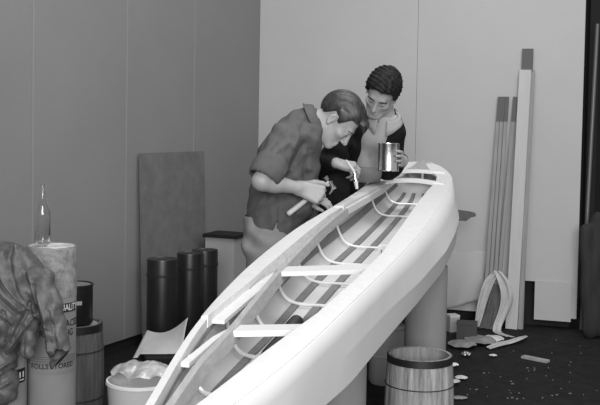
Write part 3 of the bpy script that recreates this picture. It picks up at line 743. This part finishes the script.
def hand(S, wrist, d, n, right=True, curl=(.6,.8,.5), sc=1., thumb=(.55,.6,-.35), tcurl=.4, spread=.05, curls=None):
    wrist = np.array(wrist, float); d = nz(d); n = nz(np.array(n, float)-d*np.dot(n, d)); lat = np.cross(n, d) if right else np.cross(d, n)
    offs = (.030,.010,-.010,-.028); dist = (.088,.092,.087,.078)
    LN = ([.042,.026,.021],[.046,.029,.022],[.043,.027,.021],[.033,.020,.018])
    for i in range(4):
        kn = wrist+d*dist[i]*sc+lat*offs[i]*sc+n*.004*sc
        S.cone(wrist+lat*offs[i]*.55*sc, kn, .0145*sc, .0110*sc, .012)
        S.cone(wrist+d*.03*sc+lat*offs[i]*.6*sc-n*.008*sc, kn-d*.012*sc-n*.008*sc, .011*sc, .009*sc, .012)
        S.ell(kn, np.array([.0105,.0105,.0105])*sc, None, .006)
        dd = nz(d+lat*spread*(1.5-i)); nn = nz(n-dd*(n@dd)); cu = curls[i] if curls else curl
        fingers(S, kn, dd, nn, lat, [l*sc for l in LN[i]], [r*sc*(1 if i < 3 else .88) for r in (.0095,.0085,.0078,.0066)], cu)
    b = wrist+d*.018*sc+lat*.020*sc-n*.006*sc; td = nz(lat*thumb[0]+d*thumb[1]+n*thumb[2]); t1 = b+td*.046*sc
    td2 = nz(td*math.cos(tcurl)+nz(d-td*(d@td))*math.sin(tcurl)); t2 = t1+td2*.033*sc; t3 = t2+nz(td2*.9+nz(d)*.2-lat*.15)*.026*sc
    S.cone(b, t1, .016*sc, .0115*sc, .012); S.cone(t1, t2, .0112*sc, .0098*sc, .004); S.cone(t2, t3, .0098*sc, .0072*sc, .004)
def folds(dirs, mask=None):
    def fn(X, Y, Z):
        d = 0
        for (w_, a_, ph, wob) in dirs:
            u = X*w_[0]+Y*w_[1]+Z*w_[2]; d = d+a_*np.sin(u+ph+wob*np.sin(9*Z+7*X)+.6*wob*np.sin(17*Y+11*Z))
        return d if mask is None else d*mask(X, Y, Z)
    return fn

def poly_folds(lines, ymax, ysoft):      # creases along polylines of world points, fading away from the near side
    def fn(X, Y, Z):
        x, z = X[:,:1,:], Z[:,:1,:]; d = 0
        for q, am, w_ in lines:
            best = None
            for a, b in zip(q[:-1], q[1:]):
                bx, bz_ = b[0]-a[0], b[2]-a[2]; t = np.clip(((x-a[0])*bx+(z-a[2])*bz_)/(bx*bx+bz_*bz_), 0, 1)
                e = (x-a[0]-t*bx)**2+(z-a[2]-t*bz_)**2; best = e if best is None else np.minimum(best, e)
            d = d-am*np.exp(-best/(w_*w_))
        return d*np.clip((ymax-Y)/ysoft, 0, 1)
    return fn
# ---- first man: stooping in profile with the hammer
Dm = 4.5
def Q(px, py, D=Dm): return P(px, py, D)
man1 = thing('person', p3(Q(268,240,4.6)[:2],0), 'stooping man in a dark short-sleeved work shirt and light trousers hammering at the boat', 'person')
hc1 = Q(336.5,120.0,4.46); M1 = frame((.57,-.07,-.81), (.80,-.17,.56)); sc1 = 1.0
S = SDF((-.42,3.95,-.01),(.42,5.0,1.68),.0045)
L1 = head(S, hc1, M1, sc1)
neck0 = Q(303,127,4.47); S.cone(neck0, hc1+M1@np.array([0,-.035,-.045]), .062, .056, .03); S.cone(Q(300,138,4.45), hc1+M1@np.array([0,.005,-.06]), .05, .045, .03)
hipc = Q(270,232,4.58); Yv = (0,1,0)
S.cone(Q(298,136,4.48), Q(281,172,4.53), .085, .095, .04, (Yv,1.5)); S.cone(Q(281,172,4.53), hipc, .095, .10, .04, (Yv,1.35))
shR, elR, wrR = Q(284,142,4.33), Q(262,181,4.24), Q(298,188,4.33)
shL, elL, wrL = Q(302,142,4.66), Q(296,190,4.74), Q(303,196,4.52)
S.cone(shR, elR, .050, .043, .02); S.cone(elR, elR+(wrR-elR)*.35, .043, .041, .02); S.cone(elR+(wrR-elR)*.3, wrR, .042, .027, .02)
S.cone(wrR, wrR+nz(wrR-elR)*.012, .026, .024, .02)
S.cone(shL, elL, .050, .042, .02); S.cone(elL, wrL, .042, .027, .02)
dR = np.array([.90,.12,-.30]); nR = np.array([.12,-.97,.20])
hand(S, wrR+nz(wrR-elR)*.008, dR, nR, True, (1.2,1.5,.9), 1.16, (.55,.75,-.30), .45, .02)
hand(S, wrL, (.95,-.25,-.16), (.1,-.35,.93), False, (.35,.6,.5), 1.0, (.35,.9,-.3), .1, .02)
for sd, dy in ((1,-.1),(-1,.1)):
    hp = hipc+np.array([0,dy,-.03]); kn = p3(hipc[:2]+np.array([-.01,dy*1.1]), .50); an = p3(hipc[:2]+np.array([-.05,dy*1.2]), .09)
    S.cone(hp, kn, .088, .058, .03); S.cone(kn, an, .056, .038, .03); S.cone(an+[0,0,-.02], an+[.15,0,-.045], .036, .030, .02)
body1 = S.build('body', M_skin, man1); tag(body1, 'bare skin of head, forearms and hands')
# hair with a parting and a forelock
def style1(q): return -.004*np.clip(q[1]/.08,0,1)*np.clip((q[2]-.06)/.04,0,1)*2.2 + .0022*np.sin(q[0]*260+20*q[1]+15*q[2]) + .0018*np.sin(q[0]*150-40*q[1]+30*q[2]) + .009*np.exp(-((q[0]-.030)/.006)**2)*np.clip((q[1]+.02)/.06,0,1)
S = hair(hc1-.19, hc1+.19, hc1, M1, sc1, .066, .015, style1)
S.cone(L1((-.045,.088,.092)), L1((.03,.096,.094)), .019, .016, .02); S.cone(L1((-.02,.094,.100)), L1((.025,.118,.078)), .016, .009, .02)
S.build('hair', M_hair1, man1)
for s in (-1,1): MB().tube([L1((s*.013,.094,.024)), L1((s*.032,.0945,.030)), L1((s*.050,.078,.024))], [.003,.0042,.0025], 8).build('eyebrow', M_brow, man1)
# shirt
S = SDF((-.46,4.0,.70),(.20,4.98,1.62),.005)
S.cone(Q(302,137,4.48), Q(285,170,4.53), .106, .120, .06, (Yv,1.5))
S.cone(Q(294,132,4.48), Q(276,160,4.52), .083, .098, .05, (Yv,1.55))
S.cone(Q(284,168,4.53), Q(276,205,4.57), .122, .124, .05, (Yv,1.4)); S.cone(Q(276,205,4.57), Q(274,240,4.58), .130, .152, .05, (Yv,1.3))
S.cone(Q(306,165,4.50), Q(300,205,4.55), .06, .07, .05, (Yv,1.7))
S.cone(shR+[.005,.02,.005], shR+(elR-shR)*.70, .083, .070, .04); S.cone(shL, shL+(elL-shL)*.70, .083, .070, .04)
S.cone(Q(308,124,4.47), Q(299,134,4.48), .078, .088, .03)
for a_, b_ in ((shR,elR),(shL,elL)):
    u = nz(b_-a_); S.cone(a_+(b_-a_)*.70, a_+(b_-a_)*.80, .0735, .072, .008)
fold_dirs = [((44,0,34),.0022,.3,1.6),((26,8,-44),.0022,1.1,1.8),((-15,30,60),.002,2.,2.2),((78,0,18),.0016,.7,2.4),((60,10,-90),.0014,.2,2.)]
S.warp(folds(fold_dirs))
# long drag folds from the armpit and round the sleeve
arm_u = nz(elR-shR)
def drag(X, Y, Z):
    c = Q(289,163,4.36); x, y, z = X-c[0], Y-c[1], Z-c[2]; r = np.sqrt(x*x+y*y+z*z)+1e-6; th_ = np.arctan2(z, x)
    return .010*(np.abs(np.sin(th_*4+.6+5*r))-.5)*np.exp(-((r-.12)/.05)**2)*np.clip((r-.05)/.05,0,1)*np.clip((4.5-Y)/.04,0,1)
S.warp(drag)
S.warp(poly_folds([([Q(a, b, 4.4) for a, b in pts], am, w_*4.4/F) for pts, am, w_ in (
    ([(299,135),(294,148),(286,164)],.009,2.6),([(303,143),(297,154),(291,166)],-.010,2.2),([(286,131),(277,142),(267,153)],-.008,2.0),([(289,142),(280,150),(271,158)],.007,2.4),
    ([(281,150),(273,160)],-.006,1.6),([(267,136),(263,150)],-.006,1.8),([(293,150),(287,163),(280,172)],-.007,1.8),([(305,120),(300,134)],-.005,2.0),([(309,150),(304,170),(306,185)],-.006,2.2),
    ([(276,198),(280,212),(277,230)],-.008,1.8),([(268,196),(258,212)],-.005,2.0),([(286,196),(293,210),(291,226)],.006,2.6),([(300,196),(296,214),(300,226)],-.007,2.2),([(262,200),(252,218)],.004,2.4),([(308,200),(304,220)],-.005,2.0))], 4.46, .07))
for a_, b_ in ((shR,elR),(shL,elL)):      # rolled cuffs
    S.cone(a_+(b_-a_)*.62, a_+(b_-a_)*.645, .078, .077, .003); S.cone(a_+(b_-a_)*.72, a_+(b_-a_)*.80, .080, .078, .004)
# open cuffs and the hem
for a_, b_ in ((shR,elR),(shL,elL)):
    u = nz(b_-a_); e_ = a_+(b_-a_)*.82; S.cone(e_-u*.02, e_+u*.2, .056, .10, .006, None, 'sub')
hem = Q(272,229,4.4); 
X, Y, Z = S._pts(tuple(slice(None) for _ in range(3)))
hemz = Q(262,230,4.5)[2]+.006*np.sin(22*X+1.5)-.26*np.clip(X-Q(262,229,4.5)[0],-.2,.1)-.02*np.cos((Y-4.58)*9)
S.f = np.maximum(S.f, (hemz-Z).astype(np.float32))
sl = Q(274,232,4.40); S.f = np.maximum(S.f, (.004+.06*(Z-(sl[2]+.03))*-1-np.abs(X-sl[0]-(Z-sl[2])*.3)).astype(np.float32)*((Z < sl[2]+.05) & (Y < 4.46)) - 1*((Z >= sl[2]+.05) | (Y >= 4.46))*0 + np.where((Z < sl[2]+.05) & (Y < 4.46), 0, -9).astype(np.float32))
S.build('shirt', M_shirt1, man1)
# collar
def collar(parent, c, axis, R0, R1, hgt, front, m, tip=.035, name='collar', gap=.30, n=48, th=.004, ell=1.0):
    ax_ = nz(axis); f_ = np.array(front, float); f_ = nz(f_-ax_*(f_@ax_)); g_ = np.cross(ax_, f_); rows = []
    for i in range(n):
        a = gap+(2*PI-2*gap)*i/(n-1); u = f_*math.cos(a)+g_*math.sin(a)*ell; fr = max(0, math.cos(a)); w_ = hgt*.75+tip*fr**3
        rows.append([c+ax_*.012+u*R0*.96, c+ax_*(hgt*.55)+u*R0, c+ax_*(hgt*.62)+u*(R0+.006), c+ax_*(hgt*.45)+u*(R0+.012), c-ax_*(w_-hgt*.62)*.45+u*(R0+(R1-R0)*.7), c-ax_*(w_-hgt*.5)+u*R1])
    return MB().grid(rows, th).build(name, m, parent, angle=180)
collar(man1, Q(313.5,121.5,4.47), (.86,-.05,.40), .066, .098, .045, (.45,-.05,-.85), M_shirt1, tip=.04, gap=.25, ell=1.05)
# pocket flap, buttons
# trousers
S = SDF((-.46,4.15,-.01),(.20,4.98,.96),.0065)
S.cone(hipc+[.0,0,.05], hipc+[-.004,0,-.05], .125, .130, .04, (Yv,1.3))
for dy in (-.1,.1):
    hp = hipc+np.array([0,dy,-.04]); kn = p3(hipc[:2]+np.array([-.008,dy*1.1]), .50); an = p3(hipc[:2]+np.array([-.05,dy*1.2]), .075)
    S.cone(hp, kn, .118, .088, .04); S.cone(kn, an, .086, .082, .04)
S.warp(folds([((35,10,40),.005,.3,1.6),((12,20,62),.004,1.2,2.),((60,0,-20),.0025,.1,1.5)]))
S.cut((0,0,.05),(0,0,-1)); S.build('trousers', M_trs1, man1)
for dy in (-.12,.12):
    S = SDF(p3(hipc[:2]+np.array([-.17,dy-.09]),-.005), p3(hipc[:2]+np.array([.22,dy+.09]),.14), .006)
    S.cone(p3(hipc[:2]+np.array([-.075,dy]),.045), p3(hipc[:2]+np.array([.13,dy]),.034), .05, .042, .03); S.cut((0,0,.002),(0,0,-1)); S.build('shoe', M_shoe, man1)
# hammer in the right fist
hA, hB = Q(287.5,214.5,4.345), Q(329,182.0,4.405); hd = nz(hB-hA)
t = thing('hammer', hA, 'claw hammer with a pale wooden handle gripped by the stooping man', 'hammer')
MB().tube([hA, hA+hd*.006, hA+hd*.06, hA+(hB-hA)*.6, hB], [.008,.0125,.0125,.010,.0085], 14).build('handle', M_handle, t)
side = nz(np.cross(hd, (0,1,0))); side = side if side[0] > 0 else -side
mb = MB().tube([hB-side*.0+hd*.004, hB+side*.02, hB+side*.042], [.013,.0105,.013], 14)
cl_ = [hB, hB-side*.022+hd*.004, hB-side*.042-hd*.006, hB-side*.058-hd*.024]
# the photograph shows the claw curling down on the near side of the head
for e in (-.006,.006): mb.tube([p+np.array([0,e,0]) for p in [hB+hd*.004, hB+side*.025+hd*.002, hB+side*.040-hd*.014, hB+side*.045-hd*.034]], [.009,.007,.006,.003], 10)
mb.tube([hB-side*.03, hB-side*.01], [.013,.010], 14)
mb.build('head', M_steel, t)

def clear_boat(S, zo=.028):      # clothes and body press against the gunwale, never into the hull
    X, Y, Z = S._pts(tuple(slice(None) for _ in range(3)))
    sx = (X-B0[0])*BD[0]+(Y-B0[1])*BD[1]; la = (X-B0[0])*BN[0]+(Y-B0[1])*BN[1]
    w_ = np.interp(sx, _ss, _cb)+.006; zt_ = np.interp(sx, _ss, _z)+zo
    S.f = np.maximum(S.f, np.minimum(np.minimum(la+w_, zt_-Z), np.minimum(S1-sx, w_-la)).astype(np.float32)); return S
# ---- second man: leaning over the far end with tin and brush
man2 = thing('person', p3(P(352,200,5.5)[:2],0), 'dark-haired man in a black cardigan leaning over the far end with tin and brush', 'person')
hc2 = P(381.5,94.0,5.00); M2 = frame((-.36,-.70,-.62), (.20,-.55,.80)); sc2 = .99
S = SDF((.0,4.62,-.01),(.66,5.75,1.80),.0045)
L2 = head(S, hc2, M2, sc2)
nb = P(386,127,5.13); S.cone(nb, hc2+M2@np.array([0,-.03,-.05]), .060, .056, .03)
hip2 = P(344,202,5.56); ch2 = P(371,142,5.18); lat2 = nz(np.array([.93,-.30,-.05]))
S.cone(P(378,132,5.14), P(368,160,5.26), .085, .092, .05, (lat2,1.5)); S.cone(P(368,160,5.26), hip2, .092, .10, .05, (lat2,1.35))
s2R, e2R, w2R = P(349,136,5.2), P(322,166,5.12), P(336,163,4.93)
s2L, e2L, w2L = P(388,134,5.12), P(393,162,5.28), P(402.0,161,5.06)
for a_, b_, c_ in ((s2R,e2R,w2R),(s2L,e2L,w2L)):
    S.cone(a_, b_, .05, .042, .02); S.cone(b_, c_, .042, .028, .02)
hand(S, w2R, (.93,-.20,-.22), (.20,-.55,.80), True, None, 1.02, (.25,.85,-.45), .2, .05, curls=[(.75,.75,.4),(.85,.85,.5),(.95,.9,.5),(1.0,1.0,.6)])
canC = P(388.5,157,4.88)
hl = np.array([canC[0]+.067, canC[1]+.120, canC[2]-.014])
S.cone(w2L, hl, .028, .027, .02)
hand(S, hl, (-.02,-1,0.05), (.98,-.05,0), False, (.12,.30,.35), 1.0, (.5,.35,-.75), .2, .06)
for dx in (-.1,.1):
    hp = hip2+lat2*dx+[0,0,-.04]; kn = p3(hip2[:2]+lat2[:2]*dx*1.05+np.array([-.02,-.03]), .50); an = p3(hip2[:2]+lat2[:2]*dx*1.1+np.array([-.03,.05]), .09)
    S.cone(hp, kn, .085, .058, .03); S.cone(kn, an, .056, .038, .03); S.cone(an+[0,0,-.02], an+[-.03,-.14,-.045], .036, .030, .02)
clear_boat(S); body2 = S.build('body', M_skin, man2); tag(body2, 'bare skin of face, neck and hands')
def style2(q): return -.010*np.clip((q[2]-.05)/.06,0,1)*np.clip((q[1]+.02)/.08,0,1)*1.3 + .0058*np.sin(q[0]*120+35*np.sin(q[1]*40))*np.sin(q[1]*130+q[2]*60) + .0036*np.sin(q[1]*210+q[0]*90)*np.sin(q[2]*170)
S = hair(hc2-.22, hc2+.22, hc2, M2, sc2, .066, .024, style2)
S.build('hair', M_hair2, man2)
for s in (-1,1): MB().tube([L2((s*.012,.0945,.022)), L2((s*.032,.0955,.029)), L2((s*.052,.078,.022))], [.0035,.005,.003], 8).build('eyebrow', M_brow, man2)
for s in (-1,1): MB().tube([L2((s*.018,.0895,.0015)), L2((s*.031,.0915,.0)), L2((s*.044,.0845,.0005))], [.0012,.002,.0012], 6).build('eyelashes', M_brow, man2)
for s in (-1,1): MB().tube([L1((s*.018,.0895,.0015)), L1((s*.031,.0915,.0)), L1((s*.044,.0845,.0005))], [.0012,.002,.0012], 6).build('eyelashes', M_brow, man1)
# pale shirt
fw2 = nz(np.array([-.32,-.94,0]))
S = SDF((.06,4.86,.98),(.66,5.62,1.66),.005)
S.cone(P(379,131,5.14), P(368,160,5.27), .094, .104, .05, (lat2,1.34)); S.cone(P(368,160,5.27), P(362,182,5.46), .108, .105, .05, (lat2,1.32))
S.cone(P(385,124,5.11), P(378,134,5.14), .078, .095, .03)
S.warp(folds([((70,10,8),.0035,.3,1.4),((45,0,-40),.002,1.1,1.6)])); S.cut(P(366,173,5.25),(0,0,-1)); clear_boat(S, .12); S.build('shirt', M_shirt2, man2)
collar(man2, P(385,119.5,5.08), (.03,-.45,.80), .068, .096, .048, (-.30,-.85,-.45), M_shirt2, tip=.045, gap=.32)
# trousers
S = SDF((.0,5.1,-.01),(.66,5.80,1.16),.0065)
S.cone(P(368,172,5.40), hip2, .100, .128, .04, (lat2,1.3)); S.cone(hip2, hip2+[0,0,-.06], .128, .125, .04, (lat2,1.3))
for dx in (-.1,.1):
    hp = hip2+lat2*dx+[0,0,-.05]; kn = p3(hip2[:2]+lat2[:2]*dx*1.05+np.array([-.02,-.03]), .50); an = p3(hip2[:2]+lat2[:2]*dx*1.1+np.array([-.03,.05]), .075)
    S.cone(hp, kn, .112, .085, .04); S.cone(kn, an, .084, .08, .04)
S.warp(folds([((35,10,40),.004,.3,1.6),((60,0,12),.003,1.2,2.)])); S.cut((0,0,.05),(0,0,-1)); S.cut(P(366,171,5.25),(0,0,1)); clear_boat(S, .12); S.build('trousers', M_trs2, man2)
for dx in (-.11,.11):
    b_ = hip2[:2]+lat2[:2]*dx+np.array([-.03,.05])
    S = SDF(p3(b_-np.array([.14,.28]),-.005), p3(b_+np.array([.12,.12]),.14), .006)
    S.cone(p3(b_+np.array([.01,.04]),.045), p3(b_+np.array([-.03,-.17]),.034), .05, .042, .03); S.cut((0,0,.002),(0,0,-1)); S.build('shoe', M_shoe, man2)
# cardigan, open at the front
S = SDF((-.06,4.78,.86),(.70,5.72,1.66),.005)
S.cone(P(377,130,5.16), P(366,165,5.30), .118, .128, .05, (lat2,1.34)); S.cone(P(366,165,5.30), P(352,200,5.44), .126, .14, .05, (lat2,1.45))
S.cone(P(386,122,5.14), P(378,134,5.16), .086, .10, .03)
# front opening
a_, b_ = P(379,121,4.96), P(366,178,5.14)
S.cone(P(385,112,4.98), a_, .040, .062, .01, (fw2,1.6), 'sub'); S.cone(a_, b_, .062, .086, .01, (fw2,1.9), 'sub'); S.cone(b_, P(362,205,5.16), .086, .11, .01, (fw2,1.9), 'sub')
for a_, b_, c_ in ((s2R,e2R,w2R),(s2L,e2L,w2L)):
    e_ = b_+(c_-b_)*.86; S.cone(a_, b_, .072, .058, .03); S.cone(b_, e_, .056, .044, .02)
# right panel hanging forward beside the stooping man
S.cone(P(338,150,5.08), P(335,212,5.14), .065, .085, .04, ((0,1,0),.6))
S.cone(P(392,148,5.12), P(390,168,5.22), .05, .055, .03)
S.warp(folds([((40,10,12),.004,.3,1.5),((15,20,55),.003,1.2,2.)])); S.cut(P(340,218,5.1),(0,0,-1)); clear_boat(S, .05)
S.build('cardigan', M_jack2, man2)
# tin in the left hand
t = thing('tin_can', canC-[0,0,.071], 'bright paint tin held up by the man in the black cardigan', 'tin')
zc0 = canC[2]-.071; cc = (canC[0],canC[1],zc0)
MB().lathe(cc, [(.001,.003),(.050,.003),(.0535,.0),(.0545,.003),(.0535,.006),(.0535,.136),(.0545,.139),(.0545,.142),(.0525,.142),(.052,.136),(.052,.02),(.001,.02)], 48).build('can_body', M_tin, t)
# brush in the right hand
bA, bB = P(346,160,4.82), P(354.3,172,4.80); bC = P(357,189,4.79); t = thing('paint_brush', bA, 'paint brush with a bright ferrule in the right hand of the man in the cardigan', 'brush')
MB().tube([bA, bA+(bB-bA)*.3, bA+(bB-bA)*.7, bB], [.004,.0075,.007,.009], 12).build('handle', M_handle, t)
MB().tube([bB, bB+(bC-bB)*.55], [.010,.012], 14).build('ferrule', M_tin, t)
MB().tube([bB+(bC-bB)*.55, bC], [.0115,.007], 12).build('bristles', mat('pale_bristles', .6, .6), t)

# ------------------------------------------------------------------ jacket thrown over the left roll
Dj = 3.30
def J(px, py, D=Dj): return P(px, py, D)
S = SDF((-1.24,2.98,.40),(-.74,3.58,1.04),.0032)
S.ell(J(0,301,3.37), (.182,.180,.215), None, .02); S.cone(J(2,330,3.27), J(22,300,3.26), .07, .06, .06, ((0,1,0),.7))
ha, hb = J(50,311), J(11,353); hv = hb-ha; S.cut(ha, (-hv[2]*-1*-1, 0, hv[0]) if False else nz(np.array([-hv[2],0,hv[0]])*(1 if (np.array([-hv[2],0,hv[0]])@np.array([1,0,-1])) > 0 else -1)))
S.cone(J(40,280,3.26), J(50,312,3.21), .050, .044, .02, ((0,1,0),.8)); S.cone(J(50,312,3.21), J(62,362,3.19), .042, .040, .02, ((0,1,0),.8))
S.cone(J(-6,335,3.29), J(3,390,3.25), .075, .052, .02, ((0,1,0),.8)); S.cone(J(-20,300,3.3), J(-8,385,3.27), .1, .08, .02, ((0,1,0),.8))
S.cone(J(30,318,3.255), J(27,352,3.25), .030, .024, .01, ((0,1,0),.7))
FOLDS = [([(8,249),(14,268),(24,290),(30,301)],-.013,4.0),([(11,245),(22,256),(34,276),(42,298)],.011,4.5),([(17,250),(28,266),(38,288),(44,306)],-.012,3.2),
 ([(0,262),(12,280),(26,296),(34,304)],.008,2.6),([(0,268),(14,287),(30,303)],-.006,1.8),([(0,274),(14,292),(28,306)],.006,2.0),([(0,281),(12,298),(25,310)],-.006,2.2),([(-4,290),(8,306),(20,318)],.005,2.2),
 ([(36,299),(30,314),(20,332)],-.009,2.6),([(44,308),(30,324),(13,348)],.008,3.0),([(34,318),(22,332),(10,344)],-.004,1.8),([(2,300),(8,320),(6,342)],.007,3.0),([(12,306),(18,322),(14,336)],-.007,2.6),([(-4,322),(4,336),(10,350)],-.006,2.6),
 ([(46,290),(54,312),(58,342)],.009,3.2),([(40,282),(47,306),(50,326),(54,350)],-.008,2.4),([(58,305),(64,328),(67,346)],-.006,2.4),([(48,330),(58,334)],-.004,1.8),([(52,318),(62,322)],.004,2.0),
 ([(-6,366),(8,362),(18,356)],.007,2.6),([(-6,374),(8,371),(18,366)],-.007,2.4),([(-6,384),(8,380),(16,376)],.007,2.6),([(2,352),(6,372),(4,396)],-.005,2.2),([(30,322),(29,350)],-.005,1.6)]
def jf(X, Y, Z):
    d = 0
    for pts, am, w_ in FOLDS:
        q = [J(a, b) for a, b in pts]; w_ = w_*.7*Dj/F; best = None
        x, z = X[:,:1,:], Z[:,:1,:]
        for a, b in zip(q[:-1], q[1:]):
            bx, bz_ = b[0]-a[0], b[2]-a[2]; t = np.clip(((x-a[0])*bx+(z-a[2])*bz_)/(bx*bx+bz_*bz_), 0, 1)
            e = (x-a[0]-t*bx)**2+(z-a[2]-t*bz_)**2; best = e if best is None else np.minimum(best, e)
        d = d-am*np.exp(-best/(w_*w_))
    d = d+.0014*(1-2*np.abs(np.sin(42*X[:,:1,:]-30*Z[:,:1,:]+1.4*np.sin(13*Z[:,:1,:]+5*X[:,:1,:]))))+.0012*(1-2*np.abs(np.sin(30*X[:,:1,:]+52*Z[:,:1,:]+1.6*np.sin(15*X[:,:1,:]))))+.0010*np.sin(95*X[:,:1,:]-70*Z[:,:1,:]+2*np.sin(24*Z[:,:1,:]))+.0015*np.sin(60*X[:,:1,:]+110*Z[:,:1,:]+2.2*np.sin(18*X[:,:1,:]))
    return d*np.clip((3.40-Y)/.07,0.12,1)
S.warp(jf)
X, Y, Z = S._pts(tuple(slice(None) for _ in range(3))); ca, cb2 = J(53,368,3.18), J(71,348,3.18); cv = nz(cb2-ca); cn_ = np.array([-cv[2],0,cv[0]]); cn_ = cn_ if cn_[2] < 0 else -cn_
dd = (X-ca[0])*cn_[0]+(Z-ca[2])*cn_[2]; S.f = np.maximum(S.f, np.where(X > J(44,350,3.2)[0], dd, -9).astype(np.float32))
mid = (ca+cb2)/2; S.cone(mid-cn_*.012, mid+cn_*.05, .027, .045, .003, ((0,1,0),.7), 'sub')
S.build('jacket', M_jacket, None, relax=0)
o = [x for x in bpy.data.objects if x.name == 'jacket'][0]
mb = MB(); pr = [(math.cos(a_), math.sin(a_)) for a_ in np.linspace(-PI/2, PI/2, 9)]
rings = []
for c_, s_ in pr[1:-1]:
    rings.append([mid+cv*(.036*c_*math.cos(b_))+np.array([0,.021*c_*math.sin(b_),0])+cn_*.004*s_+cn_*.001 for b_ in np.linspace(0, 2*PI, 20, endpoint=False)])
tag(MB().sweep(rings).build('cuff_shade', M_dark, o), 'dark disc drawing the shade inside the hanging cuff')  # near-black disc set in the cuff as the shade of its opening
tag(o, 'crumpled dark work jacket thrown over the roll at the left edge', 'jacket')

# ------------------------------------------------------------------ light
wd = bpy.data.worlds.new('world'); SC.world = wd; wd.use_nodes = True
bg = wd.node_tree.nodes['Background']; bg.inputs['Color'].default_value = (1,1,1,1); bg.inputs['Strength'].default_value = .38
def area(name, loc, aim, sx, sy, power):
    l = bpy.data.lights.new(name, 'AREA'); l.shape = 'RECTANGLE'; l.size = sx; l.size_y = sy; l.energy = power
    o = bpy.data.objects.new(name, l); COL.objects.link(o); o.location = loc
    o.rotation_euler = (Vector(aim)-Vector(loc)).to_track_quat('-Z', 'Y').to_euler(); return o
area('doorway_daylight', (.5,-2.6,2.5), (.5,5.2,.9), 3.2, 2.2, 430)
area('overhead_fill', (.9,3.6,4.6), (.5,4.0,0), 3.0, 3.0, 130)  # added overhead area light that brightens the boat's interior
SC.view_settings.view_transform = 'Standard'; SC.view_settings.look = 'None'; SC.view_settings.gamma = 1; SC.view_settings.use_curve_mapping = False
SC.view_settings.exposure = 0.0
